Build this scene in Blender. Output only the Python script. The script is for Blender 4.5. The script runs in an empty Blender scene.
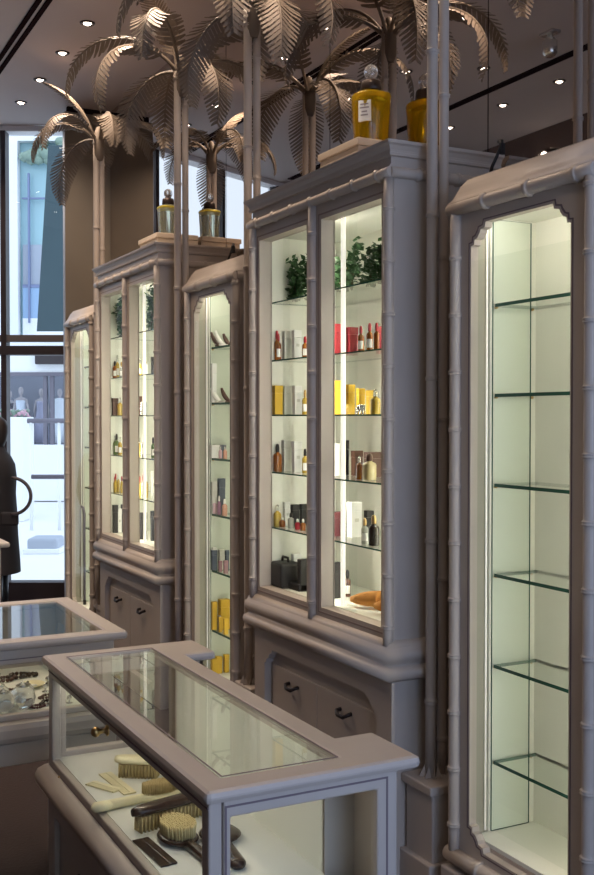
import bpy, bmesh, math, random
from mathutils import Vector, Matrix

rng = random.Random(7)
SC = bpy.context.scene
COL = SC.collection

# ------------------------------------------------------------------ camera, world, lights, exposure
cam = bpy.data.cameras.new('camera')
cam.sensor_fit = 'VERTICAL'
cam.sensor_height = 36.0
cam.lens = 43.2
cam.clip_start = 0.02
cam.clip_end = 200
co = bpy.data.objects.new('camera', cam)
co.location = (0, 0, 1.6)
co.rotation_euler = (math.radians(90 - 1.1185), 0, math.radians(-27.2))
COL.objects.link(co)
SC.camera = co

world = bpy.data.worlds.new('world')
SC.world = world
world.use_nodes = True
wnt = world.node_tree
bg = wnt.nodes['Background']
bg.inputs['Color'].default_value = (0.72, 0.85, 1.0, 1)
bg.inputs['Strength'].default_value = 1.9


def area(name, loc, rot, sx, sy, power, color):
    l = bpy.data.lights.new(name, 'AREA')
    l.shape = 'RECTANGLE'
    l.size, l.size_y = sx, sy
    l.energy = power
    l.color = color
    o = bpy.data.objects.new(name, l)
    o.location = loc
    o.rotation_euler = rot
    COL.objects.link(o)
    return o


# daylight coming through the shop window behind the camera (the far shopfront is lit by the sky itself)
area('front_daylight', (1.45, -0.80, 1.45), (math.radians(90), 0, 0), 1.5, 2.0, 37, (0.38, 0.54, 1.0))

SC.view_settings.view_transform = 'Standard'
SC.view_settings.look = 'None'
SC.view_settings.gamma = 1.0
SC.view_settings.use_curve_mapping = False
SC.view_settings.exposure = 0.0
SC.cycles.max_bounces = 12
SC.cycles.transparent_max_bounces = 24
SC.cycles.glossy_bounces = 5
SC.cycles.sample_clamp_indirect = 6.0

ROW_POWER = 46.0
SPOT_POWER = 30.0
TUBE_STRENGTH = 17.5
TALL_TUBE = 27.0


# ------------------------------------------------------------------ materials
def mat(name, color, rough=0.5, metal=0.0, spec=0.5, emit=None, estr=0.0, noise=0.0, nscale=8.0, bump=0.0, alpha_coat=0.0):
    m = bpy.data.materials.new(name)
    m.use_nodes = True
    nt = m.node_tree
    b = nt.nodes['Principled BSDF']
    b.inputs['Base Color'].default_value = (*color, 1)
    b.inputs['Roughness'].default_value = rough
    b.inputs['Metallic'].default_value = metal
    b.inputs['Specular IOR Level'].default_value = spec
    if emit:
        b.inputs['Emission Color'].default_value = (*emit, 1)
        b.inputs['Emission Strength'].default_value = estr
    if noise or bump:
        tc = nt.nodes.new('ShaderNodeTexCoord')
        n = nt.nodes.new('ShaderNodeTexNoise')
        n.inputs['Scale'].default_value = nscale
        n.inputs['Detail'].default_value = 5
        nt.links.new(tc.outputs['Object'], n.inputs['Vector'])
        if noise:
            mix = nt.nodes.new('ShaderNodeMix')
            mix.data_type = 'RGBA'
            mix.inputs['A'].default_value = (*[c * (1 - noise) for c in color], 1)
            mix.inputs['B'].default_value = (*[min(1, c * (1 + noise)) for c in color], 1)
            nt.links.new(n.outputs['Fac'], mix.inputs['Factor'])
            nt.links.new(mix.outputs['Result'], b.inputs['Base Color'])
        if bump:
            bm_ = nt.nodes.new('ShaderNodeBump')
            bm_.inputs['Strength'].default_value = bump
            bm_.inputs['Distance'].default_value = 0.01
            nt.links.new(n.outputs['Fac'], bm_.inputs['Height'])
            nt.links.new(bm_.outputs['Normal'], b.inputs['Normal'])
    return m


def glass(name, tint=(0.96, 0.98, 0.97), ior=1.5, gloss=1.0):
    """Thin clear pane: lets light straight through, mirrors by Fresnel on the outer faces."""
    m = bpy.data.materials.new(name)
    m.use_nodes = True
    nt = m.node_tree
    nt.nodes.clear()
    out = nt.nodes.new('ShaderNodeOutputMaterial')
    tr = nt.nodes.new('ShaderNodeBsdfTransparent')
    tr.inputs['Color'].default_value = (*tint, 1)
    gl = nt.nodes.new('ShaderNodeBsdfGlossy')
    gl.inputs['Roughness'].default_value = 0.01
    gl.inputs['Color'].default_value = (1, 1, 1, 1)
    fr = nt.nodes.new('ShaderNodeFresnel')
    fr.inputs['IOR'].default_value = ior
    ge = nt.nodes.new('ShaderNodeNewGeometry')
    inv = nt.nodes.new('ShaderNodeMath')
    inv.operation = 'SUBTRACT'
    inv.inputs[0].default_value = 1.0
    nt.links.new(ge.outputs['Backfacing'], inv.inputs[1])
    mul = nt.nodes.new('ShaderNodeMath')
    mul.operation = 'MULTIPLY'
    nt.links.new(fr.outputs['Fac'], mul.inputs[0])
    nt.links.new(inv.outputs[0], mul.inputs[1])
    mul2 = nt.nodes.new('ShaderNodeMath')
    mul2.operation = 'MULTIPLY'
    mul2.inputs[1].default_value = gloss
    nt.links.new(mul.outputs[0], mul2.inputs[0])
    mx = nt.nodes.new('ShaderNodeMixShader')
    nt.links.new(mul2.outputs[0], mx.inputs['Fac'])
    nt.links.new(tr.outputs[0], mx.inputs[1])
    nt.links.new(gl.outputs[0], mx.inputs[2])
    nt.links.new(mx.outputs[0], out.inputs['Surface'])
    return m


M = {}
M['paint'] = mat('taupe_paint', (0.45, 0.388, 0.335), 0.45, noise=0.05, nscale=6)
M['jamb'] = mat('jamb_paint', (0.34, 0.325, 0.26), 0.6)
M['soft_groove'] = mat('soft_groove', (0.27, 0.21, 0.19), 0.6)
M['paint_line'] = mat('groove_paint', (0.16, 0.12, 0.13), 0.6)
M['cream'] = mat('cream_lining', (0.80, 0.80, 0.72), 0.7, noise=0.03, nscale=5)
M['tan'] = mat('tan_plaster', (0.205, 0.18, 0.148), 0.8, noise=0.06, nscale=4)
M['ceil'] = mat('ceiling_paint', (0.50, 0.44, 0.435), 0.8, noise=0.03, nscale=3)
M['dark'] = mat('dark_slot', (0.022, 0.014, 0.016), 1.0, spec=0.0)
M['plum'] = mat('dark_wall', (0.10, 0.07, 0.072), 0.8, noise=0.1)
M['brownwall'] = mat('brown_wall', (0.085, 0.05, 0.04), 0.8, noise=0.1)
M['floor'] = mat('brown_carpet', (0.030, 0.017, 0.015), 0.95, noise=0.2, nscale=80, bump=0.3)
M['mirror'] = mat('mirror_silver', (0.60, 0.555, 0.53), 0.015, 1.0)
M['palm'] = mat('palm_metal', (0.165, 0.13, 0.10), 0.65, 0.0, noise=0.12, nscale=5)
M['glass'] = glass('clear_glass')
M['doorglass'] = glass('door_glass', (0.97, 0.98, 0.97), 1.45, 0.35)
M['tallglass'] = glass('tall_door_glass', (0.98, 0.985, 0.98), 1.45, 0.12)
M['glasstop'] = glass('counter_glass', (0.93, 0.96, 0.94), 1.62)
M['winglass'] = glass('window_glass', (0.97, 0.98, 0.99), 1.45, 0.7)
M['edge'] = mat('green_glass_edge', (0.03, 0.10, 0.075), 0.15)
M['shelfglass'] = glass('shelf_glass', (0.968, 0.988, 0.976), 1.5)
M['tube'] = mat('tube_light', (1, 1, 0.95), 0.4, emit=(1.0, 0.96, 0.84), estr=TUBE_STRENGTH)
M['talltube'] = mat('tall_tube_light', (1, 1, 0.95), 0.4, emit=(1.0, 0.96, 0.84), estr=TALL_TUBE)
M['strip'] = mat('glowing_trim', (1, 1, 0.95), 0.4, emit=(1.0, 0.95, 0.80), estr=0.35)
M['softtube'] = mat('soft_tube', (1, 1, 0.95), 0.4, emit=(1.0, 0.95, 0.82), estr=0.75)
M['lens'] = mat('lamp_lens', (1, 1, 1), 0.4, emit=(1.0, 0.86, 0.72), estr=14.0)
M['lampring'] = mat('lamp_ring', (0.05, 0.035, 0.03), 0.35, 0.5)
M['brass'] = mat('brass', (0.55, 0.38, 0.16), 0.3, 1.0)
M['pull'] = mat('dark_bronze', (0.035, 0.028, 0.028), 0.4, 0.6)
M['black'] = mat('black_leather', (0.012, 0.011, 0.013), 0.45)
M['frame'] = mat('dark_window_frame', (0.035, 0.026, 0.03), 0.5)
M['bandgrey'] = mat('grey_transom', (0.13, 0.11, 0.11), 0.5)
M['mat'] = mat('case_lining', (0.72, 0.72, 0.66), 0.8, noise=0.03)
M['ivory'] = mat('ivory', (0.80, 0.72, 0.45), 0.4)
M['bristle'] = mat('bristle', (0.50, 0.38, 0.17), 0.8, noise=0.3, nscale=300)
M['padbristle'] = mat('pale_bristle', (0.62, 0.50, 0.24), 0.8, noise=0.25, nscale=200)
M['tortoise'] = mat('tortoiseshell', (0.035, 0.018, 0.012), 0.25, noise=0.6, nscale=60)
M['wood'] = mat('pale_wood', (0.48, 0.41, 0.33), 0.6, noise=0.08, nscale=20)
M['leaf'] = mat('leaf_green', (0.022, 0.075, 0.018), 0.5, noise=0.5, nscale=30)
M['stem'] = mat('stem_brown', (0.06, 0.05, 0.02), 0.7)
M['silver'] = mat('silver', (0.75, 0.75, 0.72), 0.25, 0.9)
M['suede'] = mat('tan_suede', (0.62, 0.27, 0.06), 0.85, noise=0.15, nscale=30)
M['whitelabel'] = mat('paper_white', (0.85, 0.84, 0.80), 0.7)
M['ink'] = mat('ink_grey', (0.34, 0.31, 0.30), 0.8)
M['yellowliq'] = mat('yellow_perfume', (0.72, 0.46, 0.010), 0.05, spec=0.8, noise=0.25, nscale=14)
M['yellowliq'].node_tree.nodes['Principled BSDF'].inputs['Transmission Weight'].default_value = 0.7
M['yellowliq'].node_tree.nodes['Principled BSDF'].inputs['IOR'].default_value = 1.33
M['clearliq'] = mat('pale_perfume', (0.72, 0.80, 0.66), 0.05, spec=0.8)
M['clearliq'].node_tree.nodes['Principled BSDF'].inputs['Transmission Weight'].default_value = 0.85
M['goldcollar'] = mat('gold_collar', (0.55, 0.46, 0.05), 0.3, 0.5)
M['crystal'] = mat('crystal', (0.92, 0.93, 0.92), 0.03)
M['crystal'].node_tree.nodes['Principled BSDF'].inputs['Transmission Weight'].default_value = 0.9
M['white_facade'] = mat('white_facade', (0.86, 0.87, 0.90), 0.8, noise=0.02)
M['pave'] = mat('pale_paving', (0.80, 0.80, 0.80), 0.9, noise=0.05, nscale=1.5)
M['blue_glass'] = mat('blue_facade', (0.36, 0.56, 0.62), 0.3, noise=0.06, nscale=0.6)
M['sky_glass'] = mat('sky_facade', (0.30, 0.45, 0.66), 0.25, noise=0.06, nscale=0.6)
M['lav'] = mat('lavender_facade', (0.38, 0.42, 0.50), 0.5, noise=0.1, nscale=0.8)
M['teal'] = mat('teal_cloth', (0.050, 0.082, 0.098), 0.8, noise=0.1, nscale=2)
M['displaygrey'] = mat('grey_display', (0.21, 0.22, 0.27), 0.5, noise=0.1)
M['line_blue'] = mat('dark_blue_line', (0.20, 0.24, 0.40), 0.6)
M['railgrey'] = mat('rail_grey', (0.16, 0.15, 0.19), 0.5)
M['mannequin'] = mat('mannequin_skin', (0.42, 0.38, 0.40), 0.6)
M['gown'] = mat('white_gown', (0.66, 0.72, 0.82), 0.8)
M['gown_lilac'] = mat('lilac_gown', (0.42, 0.42, 0.56), 0.8)
M['suit'] = mat('white_suit', (0.78, 0.82, 0.88), 0.8)
M['darkdress'] = mat('dark_dress', (0.07, 0.07, 0.10), 0.8)
M['pinkflower'] = mat('pink_flower', (0.62, 0.38, 0.46), 0.7)
M['greens'] = mat('pale_leaf', (0.24, 0.33, 0.27), 0.7)
M['coat'] = mat('dark_coat', (0.016, 0.013, 0.016), 0.85, noise=0.2, nscale=40)
M['skin'] = mat('skin', (0.50, 0.30, 0.22), 0.5)
M['hair'] = mat('dark_hair', (0.02, 0.012, 0.01), 0.5)
M['strap'] = mat('bag_strap', (0.05, 0.04, 0.045), 0.5)
COLORS = {
    'amber': (0.26, 0.075, 0.008), 'gold': (0.50, 0.34, 0.05), 'clear': (0.70, 0.72, 0.66), 'cream': (0.62, 0.52, 0.28),
    'green': (0.10, 0.16, 0.05), 'dark': (0.025, 0.018, 0.015), 'brown': (0.10, 0.045, 0.03), 'red': (0.36, 0.012, 0.022),
    'crimson': (0.22, 0.012, 0.02), 'wine': (0.08, 0.01, 0.014), 'white': (0.90, 0.90, 0.88), 'grey': (0.66, 0.66, 0.61),
    'black': (0.014, 0.012, 0.013), 'yellow': (0.68, 0.43, 0.035), 'blue': (0.10, 0.125, 0.17), 'lilac': (0.45, 0.38, 0.55),
    'rose': (0.36, 0.20, 0.23), 'pink': (0.62, 0.40, 0.46), 'plum': (0.32, 0.16, 0.26), 'peach': (0.60, 0.32, 0.24)}
for k_, c_ in COLORS.items():
    M['b_' + k_] = mat(k_ + '_carton', c_, 0.45, noise=0.05, nscale=25)
    M['g_' + k_] = mat(k_ + '_glass', c_, 0.08, spec=0.7)
M['g_clear'].node_tree.nodes['Principled BSDF'].inputs['Transmission Weight'].default_value = 0.6


# ------------------------------------------------------------------ mesh builder
class MB:
    def __init__(s):
        s.v, s.f, s.mi, s.sm = [], [], [], []

    def add(s, vs, fs, mi=0, smooth=False):
        n = len(s.v)
        s.v += [Vector(p) for p in vs]
        for f in fs:
            s.f.append([i + n for i in f])
            s.mi.append(mi)
            s.sm.append(smooth)
        return s

    def box(s, x0, x1, y0, y1, z0, z1, mi=0):
        return s.add([(x0, y0, z0), (x1, y0, z0), (x1, y1, z0), (x0, y1, z0), (x0, y0, z1), (x1, y0, z1), (x1, y1, z1), (x0, y1, z1)],
                     [(0, 3, 2, 1), (4, 5, 6, 7), (0, 1, 5, 4), (1, 2, 6, 5), (2, 3, 7, 6), (3, 0, 4, 7)], mi)

    def obox(s, c, d, rz=0.0, mi=0, ry=0.0):
        R = Matrix.Rotation(rz, 3, 'Z') @ Matrix.Rotation(ry, 3, 'Y')
        a, b, h = d[0] / 2, d[1] / 2, d[2] / 2
        vs = [R @ Vector(p) + Vector(c) for p in [(-a, -b, -h), (a, -b, -h), (a, b, -h), (-a, b, -h), (-a, -b, h), (a, -b, h), (a, b, h), (-a, b, h)]]
        return s.add(vs, [(0, 3, 2, 1), (4, 5, 6, 7), (0, 1, 5, 4), (1, 2, 6, 5), (2, 3, 7, 6), (3, 0, 4, 7)], mi)

    def rings(s, rings, mi=0, smooth=True, caps=True, closed=True):
        n = len(rings[0])
        vs = [p for r in rings for p in r]
        fs = []
        for i in range(len(rings) - 1):
            for j in range(n if closed else n - 1):
                k = (j + 1) % n
                fs.append((i * n + j, i * n + k, (i + 1) * n + k, (i + 1) * n + j))
        s.add(vs, fs, mi, smooth)
        if caps:
            s.add(rings[0], [tuple(reversed(range(n)))], mi)
            s.add(rings[-1], [tuple(range(n))], mi)
        return s

    def lathe(s, p, prof, axis=(0, 0, 1), seg=14, mi=0, sx=1.0, sy=1.0, power=2.0, rz=0.0):
        """prof: (radius, distance along the axis)"""
        a = Vector(axis).normalized()
        u = a.orthogonal().normalized() if abs(a.z) < 0.99 else Vector((1, 0, 0))
        w = a.cross(u)
        R = []
        for r, t in prof:
            ring = []
            for j in range(seg):
                th = 2 * math.pi * j / seg + rz
                c_, s_ = math.cos(th), math.sin(th)
                if power != 2.0:
                    q = (abs(c_) ** power + abs(s_) ** power) ** (-1 / power)
                    c_, s_ = c_ * q, s_ * q
                ring.append(Vector(p) + a * t + u * (r * c_ * sx) + w * (r * s_ * sy))
            R.append(ring)
        return s.rings(R, mi)

    def tube(s, path, r, seg=8, mi=0, caps=True):
        P = [Vector(p) for p in path]
        rr = r if isinstance(r, (list, tuple)) else [r] * len(P)
        R = []
        t0 = (P[1] - P[0]).normalized()
        u = t0.orthogonal().normalized()
        for i, p in enumerate(P):
            t = (P[min(i + 1, len(P) - 1)] - P[max(i - 1, 0)]).normalized()
            u = (u - t * u.dot(t)).normalized()
            w = t.cross(u)
            R.append([p + (u * math.cos(2 * math.pi * j / seg) + w * math.sin(2 * math.pi * j / seg)) * rr[i] for j in range(seg)])
        return s.rings(R, mi, True, caps)

    def bamboo(s, p0, p1, r, pitch, phase=0.5, seg=12, mi=0):
        a = Vector(p1) - Vector(p0)
        L = a.length
        prof = [(r, 0)]
        t = pitch * phase
        while t < L - 0.024:
            if t > 0.024:
                prof += [(r, t - .022), (r, t - .009), (r * 1.06, t - .007), (r * 1.30, t - .004), (r * 1.10, t - .0008), (r * 1.10, t + .0008), (r * 1.30, t + .004), (r * 1.06, t + .007), (r, t + .009), (r, t + .022)]
            t += pitch
        prof.append((r, L))
        return s.lathe(p0, prof, a, seg, mi)

    def plate(s, us, ws, mask, n0, n1, axes, mi=0):
        """Plate made of the grid cells that mask(i, j) keeps, extruded between n0 and n1; axes = indices of (u, w, normal)."""
        def P(u, w, n):
            p = [0, 0, 0]
            p[axes[0]], p[axes[1]], p[axes[2]] = u, w, n
            return tuple(p)
        keep = lambda i, j: 0 <= i < len(us) - 1 and 0 <= j < len(ws) - 1 and mask(i, j)
        idx, vs, fs = {}, [], []
        def V(i, j, n):
            k = (i, j, n)
            if k not in idx:
                idx[k] = len(vs)
                vs.append(P(us[i], ws[j], (n0, n1)[n]))
            return idx[k]
        for i in range(len(us) - 1):
            for j in range(len(ws) - 1):
                if not keep(i, j):
                    continue
                fs.append((V(i, j, 0), V(i, j + 1, 0), V(i + 1, j + 1, 0), V(i + 1, j, 0)))
                fs.append((V(i, j, 1), V(i + 1, j, 1), V(i + 1, j + 1, 1), V(i, j + 1, 1)))
                if not keep(i - 1, j):
                    fs.append((V(i, j, 0), V(i, j, 1), V(i, j + 1, 1), V(i, j + 1, 0)))
                if not keep(i + 1, j):
                    fs.append((V(i + 1, j, 0), V(i + 1, j + 1, 0), V(i + 1, j + 1, 1), V(i + 1, j, 1)))
                if not keep(i, j - 1):
                    fs.append((V(i, j, 0), V(i + 1, j, 0), V(i + 1, j, 1), V(i, j, 1)))
                if not keep(i, j + 1):
                    fs.append((V(i, j + 1, 0), V(i, j + 1, 1), V(i + 1, j + 1, 1), V(i + 1, j + 1, 0)))
        return s.add(vs, fs, mi)

    def polyplate(s, outer, holes, n0, n1, axes, mi=0):
        """Flat plate with polygonal holes (triangulated) and thickness."""
        bm = bmesh.new()
        loops = []
        for poly in [outer] + holes:
            vs = [bm.verts.new((a, b, 0)) for a, b in poly]
            es = [bm.edges.new((vs[i], vs[(i + 1) % len(vs)])) for i in range(len(vs))]
            loops.append(es)
        bmesh.ops.triangle_fill(bm, use_beauty=True, edges=[e for l in loops for e in l])
        bm.verts.index_update()
        pts = [v.co.copy() for v in bm.verts]
        tris = [tuple(v.index for v in f.verts) for f in bm.faces]
        bm.free()
        def P(u, w, n):
            p = [0, 0, 0]
            p[axes[0]], p[axes[1]], p[axes[2]] = u, w, n
            return tuple(p)
        s.add([P(q.x, q.y, n0) for q in pts], tris, mi)
        s.add([P(q.x, q.y, n1) for q in pts], [tuple(reversed(t)) for t in tris], mi)
        for poly in [outer] + holes:
            k = len(poly)
            s.add([P(a, b, n0) for a, b in poly] + [P(a, b, n1) for a, b in poly], [(i, (i + 1) % k, k + (i + 1) % k, k + i) for i in range(k)], mi)
        return s

    def sweep3(s, prof, xf, xb, y0, y1, mi=0, smooth=False):
        """Moulding profile (outward offset, z) run round the front and both sides of a cabinet."""
        R = [[(xb, y0 - o, z) for o, z in prof], [(xf - o, y0 - o, z) for o, z in prof], [(xf - o, y1 + o, z) for o, z in prof], [(xb, y1 + o, z) for o, z in prof]]
        n = len(prof)
        for a, b in zip(R[:-1], R[1:]):
            s.add(a + b, [(i, i + 1, n + i + 1, n + i) for i in range(n - 1)], mi, smooth)
        s.add(R[0], [tuple(range(n))], mi)
        s.add(R[-1], [tuple(reversed(range(n)))], mi)
        return s

    def build(s, name, mats, parent=None, off=(0, 0, 0), bevel=0.0, segs=2, fix=True):
        me = bpy.data.meshes.new(name)
        o_ = Vector(off)
        me.from_pydata([tuple(p - o_) for p in s.v], [], s.f)
        for m in (mats if isinstance(mats, (list, tuple)) else [mats]):
            me.materials.append(M[m] if isinstance(m, str) else m)
        me.polygons.foreach_set('material_index', s.mi)
        me.polygons.foreach_set('use_smooth', s.sm)
        me.update()
        if fix:
            bm = bmesh.new()
            bm.from_mesh(me)
            bmesh.ops.remove_doubles(bm, verts=bm.verts, dist=1e-6)
            bmesh.ops.recalc_face_normals(bm, faces=bm.faces)
            bm.to_mesh(me)
            bm.free()
        ob = bpy.data.objects.new(name, me)
        COL.objects.link(ob)
        if parent is not None:
            ob.parent = parent
        else:
            ob.location = o_
        if bevel:
            b = ob.modifiers.new('bevel', 'BEVEL')
            b.width = bevel
            b.segments = segs
            b.limit_method = 'ANGLE'
            b.angle_limit = math.radians(40)
            b.harden_normals = False
        return ob


def tag(o, label, cat, group=None):
    o['label'] = label
    o['category'] = cat
    if group:
        o['group'] = group
    return o


def struct(o):
    o['kind'] = 'structure'
    return o


def empty(name, loc, label, cat, group=None, rz=0.0):
    o = bpy.data.objects.new(name, None)
    o.empty_display_size = 0.1
    o.location = loc
    o.rotation_euler = (0, 0, rz)
    COL.objects.link(o)
    return tag(o, label, cat, group)


def dup(root, loc, label, group=None, rz=None):
    """A copy of a thing together with copies of its parts and sub-parts."""
    r = root.copy()
    COL.objects.link(r)
    r.location = loc
    if rz is not None:
        r.rotation_euler = (0, 0, rz)
    r['label'] = label
    if group:
        r['group'] = group
    for ch in list(root.children):
        c = ch.copy()
        COL.objects.link(c)
        c.parent = r
        for g in list(ch.children):
            d = g.copy()
            COL.objects.link(d)
            d.parent = c
    return r

# ------------------------------------------------------------------ the room
XM = 2.41          # face of the mirror wall
ZC = 3.93          # ceiling height
A_ = Vector((-0.8894, 0.4571, 0))      # along the shopfront, away from the mirror wall
N_ = Vector((0.4571, 0.8894, 0))       # outward through the shopfront
P0 = Vector((2.02, 8.45, 0))


def wp(t, n, z):
    return P0 + A_ * t + N_ * n + Vector((0, 0, z))


def wbox(mb, t0, t1, n0, n1, z0, z1, mi=0):
    q = [(t0, n0), (t1, n0), (t1, n1), (t0, n1)]
    return mb.add([wp(t, n, z0) for t, n in q] + [wp(t, n, z1) for t, n in q],
                  [(0, 3, 2, 1), (4, 5, 6, 7), (0, 1, 5, 4), (1, 2, 6, 5), (2, 3, 7, 6), (3, 0, 4, 7)], mi)


FP = [(-1.0, -1.10), (2.6, -1.10), (2.6, 8.12), (2.02 - .8894 * 3.4 + 0.06, 8.45 + .4571 * 3.4 + .12)]


def slab(name, z0, z1, m):
    mb = MB()
    mb.add([(x, y, z0) for x, y in FP] + [(x, y, z1) for x, y in FP],
           [(0, 3, 2, 1), (4, 5, 6, 7), (0, 1, 5, 4), (1, 2, 6, 5), (2, 3, 7, 6), (3, 0, 4, 7)])
    return struct(mb.build(name, m, None, (0, 0, z0)))


slab('floor', -0.1, 0.0, 'floor')
slab('ceiling', ZC, ZC + 0.12, 'ceil')
struct(MB().box(2.43, 2.55, -1.0, 8.4, 0, ZC).build('wall_right', 'plum', None, (2.49, 3, 0)))
struct(MB().box(-0.97, -0.85, -1.0, 10.0, 0, ZC).build('wall_left', 'brownwall', None, (-0.9, 4, 0)))
mb = MB()
mb.plate([-0.85, -0.30, 2.20, 2.43], [0, 0.35, 3.15, ZC], lambda i, j: not (i == 1 and j == 1), -1.07, -0.93, (0, 2, 1))
struct(mb.build('wall_front', 'plum', None, (0.8, -1.0, 0)))
# tan return wall closing the row of cabinets
struct(MB().box(2.065, 2.43, 7.81, 7.87, 0, 3.885).build('wall_back', 'tan', None, (2.2, 8.1, 0)))
struct(MB().box(2.09, 2.43, 7.83, 7.87, 3.885, ZC).build('trim_1', 'dark', None, (2.2, 8.1, 3.9)))
struct(MB().box(2.060, 2.0645, 7.815, 7.865, 0, 3.77).build('trim_2', 'lav', None, (2.06, 7.83, 0)))
# dark slots running along the ceiling
mb = MB()
mb.box(1.405, 1.432, -.9, 8.6, ZC - .012, ZC - .001)
mb.box(1.456, 1.483, -.9, 8.6, ZC - .012, ZC - .001)
struct(mb.build('trim_3', 'dark', None, (1.44, 3, ZC)))
struct(MB().box(0.135, 0.195, -.9, 9.2, ZC - .012, ZC - .001).build('trim_4', 'dark', None, (0.16, 3, ZC)))
struct(MB().box(2.40, 2.425, -.9, 7.8, 0, 0.12).build('baseboard_right', 'dark', None, (2.41, 3, 0)))

# shopfront: low wall, header, dark frames and panes
mb = MB()
wbox(mb, -0.46, 3.3, 0, .14, 0, 0.265)
struct(mb.build('wall_shopfront', 'frame', None, wp(1, 0, 0)))
mb = MB()
wbox(mb, -0.46, 3.3, 0, .14, 3.885, ZC)
wbox(mb, 2.06, 3.3, 0, .14, 0.265, 3.885)
struct(mb.build('wall_header', 'white_facade', None, wp(1, 0, 3.8)))
win = MB()
for t in (0.262, 1.15, 2.02):
    wbox(win, t, t + .043, -.02, .09, .265, 3.885)
wbox(win, -0.44, 2.06, -.03, .10, 2.098, 2.170, 0)
wbox(win, -0.44, 2.06, -.01, .08, 2.205, 2.258, 1)
wo = struct(win.build('window_1', ['frame', 'bandgrey'], None, wp(1, 0, .265)))
pn = MB()
wbox(pn, -0.44, 2.06, .03, .036, .265, 3.885)
p_ = pn.build('pane', 'winglass', wo, wo.location)
wf = MB()
wf.box(-0.30, 2.20, -1.02, -0.97, 0.35, 0.42).box(-0.30, 2.20, -1.02, -0.97, 3.08, 3.15).box(-0.30, -0.24, -1.02, -0.97, 0.42, 3.08).box(2.14, 2.20, -1.02, -0.97, 0.42, 3.08).box(0.92, 0.98, -1.02, -0.97, 0.42, 3.08)
wo2 = struct(wf.build('window_2', 'frame', None, (0.95, -1.0, .35)))
MB().box(-0.24, 2.14, -1.0, -.994, 0.42, 3.08).build('pane', 'winglass', wo2, wo2.location)

# mirror panels above the cabinets, butted at thin dark seams
seams = [-.90, 3.146, 4.35, 5.58, 7.805]
mlab = ['mirror panel above the empty narrow cabinet, showing the ceiling lamps', 'mirror panel behind the big yellow perfume bottle on the nearer tall cabinet',
        'mirror panel above the narrow cabinet filled with cartons', 'mirror panel behind the clear perfume bottle, ending at the tan wall']
for i in range(4):
    o = MB().box(XM, XM + .012, seams[i] + .003, seams[i + 1] - .003, 2.2, ZC - .01).build('wall_mirror', 'mirror', None, (XM, (seams[i] + seams[i + 1]) / 2, 2.2))
    tag(o, mlab[i], 'mirror', 'mirrors above the cabinets')

# ------------------------------------------------------------------ the street outside
def sp(s, d, z):
    return Vector((0.8894 * s + 0.4571 * d, -0.4571 * s + 0.8894 * d, z))


def sbox(mb, s0, s1, d0, d1, z0, z1, mi=0):
    q = [(s0, d0), (s1, d0), (s1, d1), (s0, d1)]
    return mb.add([sp(s, d, z0) for s, d in q] + [sp(s, d, z1) for s, d in q],
                  [(0, 3, 2, 1), (4, 5, 6, 7), (0, 1, 5, 4), (1, 2, 6, 5), (2, 3, 7, 6), (3, 0, 4, 7)], mi)


mb = MB()
sbox(mb, -25, 6, 8.62, 40, -0.12, -0.02)
g = mb.build('pavement', 'pave', None, sp(-6, 16, 0))
struct(g)

bl = empty('bridal_shop_building', sp(-7, 20, 0), 'white shop building across the street with gowns in its long window', 'building')
O = bl.location
mb = MB()
for a, b, z0, z1 in ((-16, 2, 0, 1.07), (-16, 2, 2.42, 3.1), (-16, -9.5, 1.07, 2.42), (-1.5, 2, 1.07, 2.42)):
    sbox(mb, a, b, 20, 20.25, z0, z1)
sbox(mb, -16, 2, 22.2, 22.4, 0, 3.1)
mb.build('wall', 'white_facade', bl, O)
mb = MB()
sbox(mb, -9.5, -1.5, 21.3, 21.4, 1.0, 2.5)
sbox(mb, -9.5, -1.5, 20.25, 21.3, 1.0, 1.07)
mb.build('display_backing', 'displaygrey', bl, O)
mb = MB()
for s in (-9.4, -7.6, -4.84, -4.71, -3.0):
    sbox(mb, s, s + .07, 20.02, 20.12, 1.07, 2.42)
sbox(mb, -9.5, -1.5, 19.97, 20.1, 2.38, 2.45)
mb.build('window_frame', 'railgrey', bl, O)
mb = MB()
sbox(mb, -9.5, -1.5, 20.06, 20.07, 1.07, 2.40)
mb.build('window_pane', 'winglass', bl, O)
mb = MB()
sbox(mb, -4.95, -3.4, 19.85, 19.98, 2.60, 2.79)
mb.build('sign_board', 'frame', bl, O)

bl = empty('glass_office_tower', sp(-6, 27, 0), 'pale blue glass office block rising behind the white shop', 'building')
O = bl.location
mb = MB()
sbox(mb, -20, 4, 27, 30, 0, 12)
mb.build('facade', 'blue_glass', bl, O)
mb = MB()
sbox(mb, -7.75, -7.08, 26.7, 26.98, 0, 8.6)
mb.build('corner_pier', 'white_facade', bl, O)
mb = MB()
sbox(mb, -20, 4, 26.75, 26.98, 8.6, 12)
mb.build('parapet', 'white_facade', bl, O)
mb = MB()
sbox(mb, -20, -7.75, 26.8, 26.98, 0, 8.6)
mb.build('side_glazing', 'sky_glass', bl, O)
mb = MB()
sbox(mb, -7.0, 4, 26.9, 26.99, 4.99, 6.0)
mb.build('spandrel', 'lav', bl, O)
mb = MB()
sbox(mb, -7.0, 4, 26.86, 26.99, 4.12, 4.9)
mb.build('lower_glazing', 'sky_glass', bl, O)
mb = MB()
sbox(mb, -7.0, 4, 26.85, 26.99, 0, 4.12)
mb.build('lower_wall', 'white_facade', bl, O)
mb = MB()
sbox(mb, -6.85, -6.805, 26.8, 26.9, 4.0, 7.8)
sbox(mb, -7.0, 4, 26.84, 26.9, 4.9, 4.98)
sbox(mb, -7.0, 4, 26.84, 26.9, 7.15, 7.19)
mb.build('mullion', 'line_blue', bl, O)
mb = MB()
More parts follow.
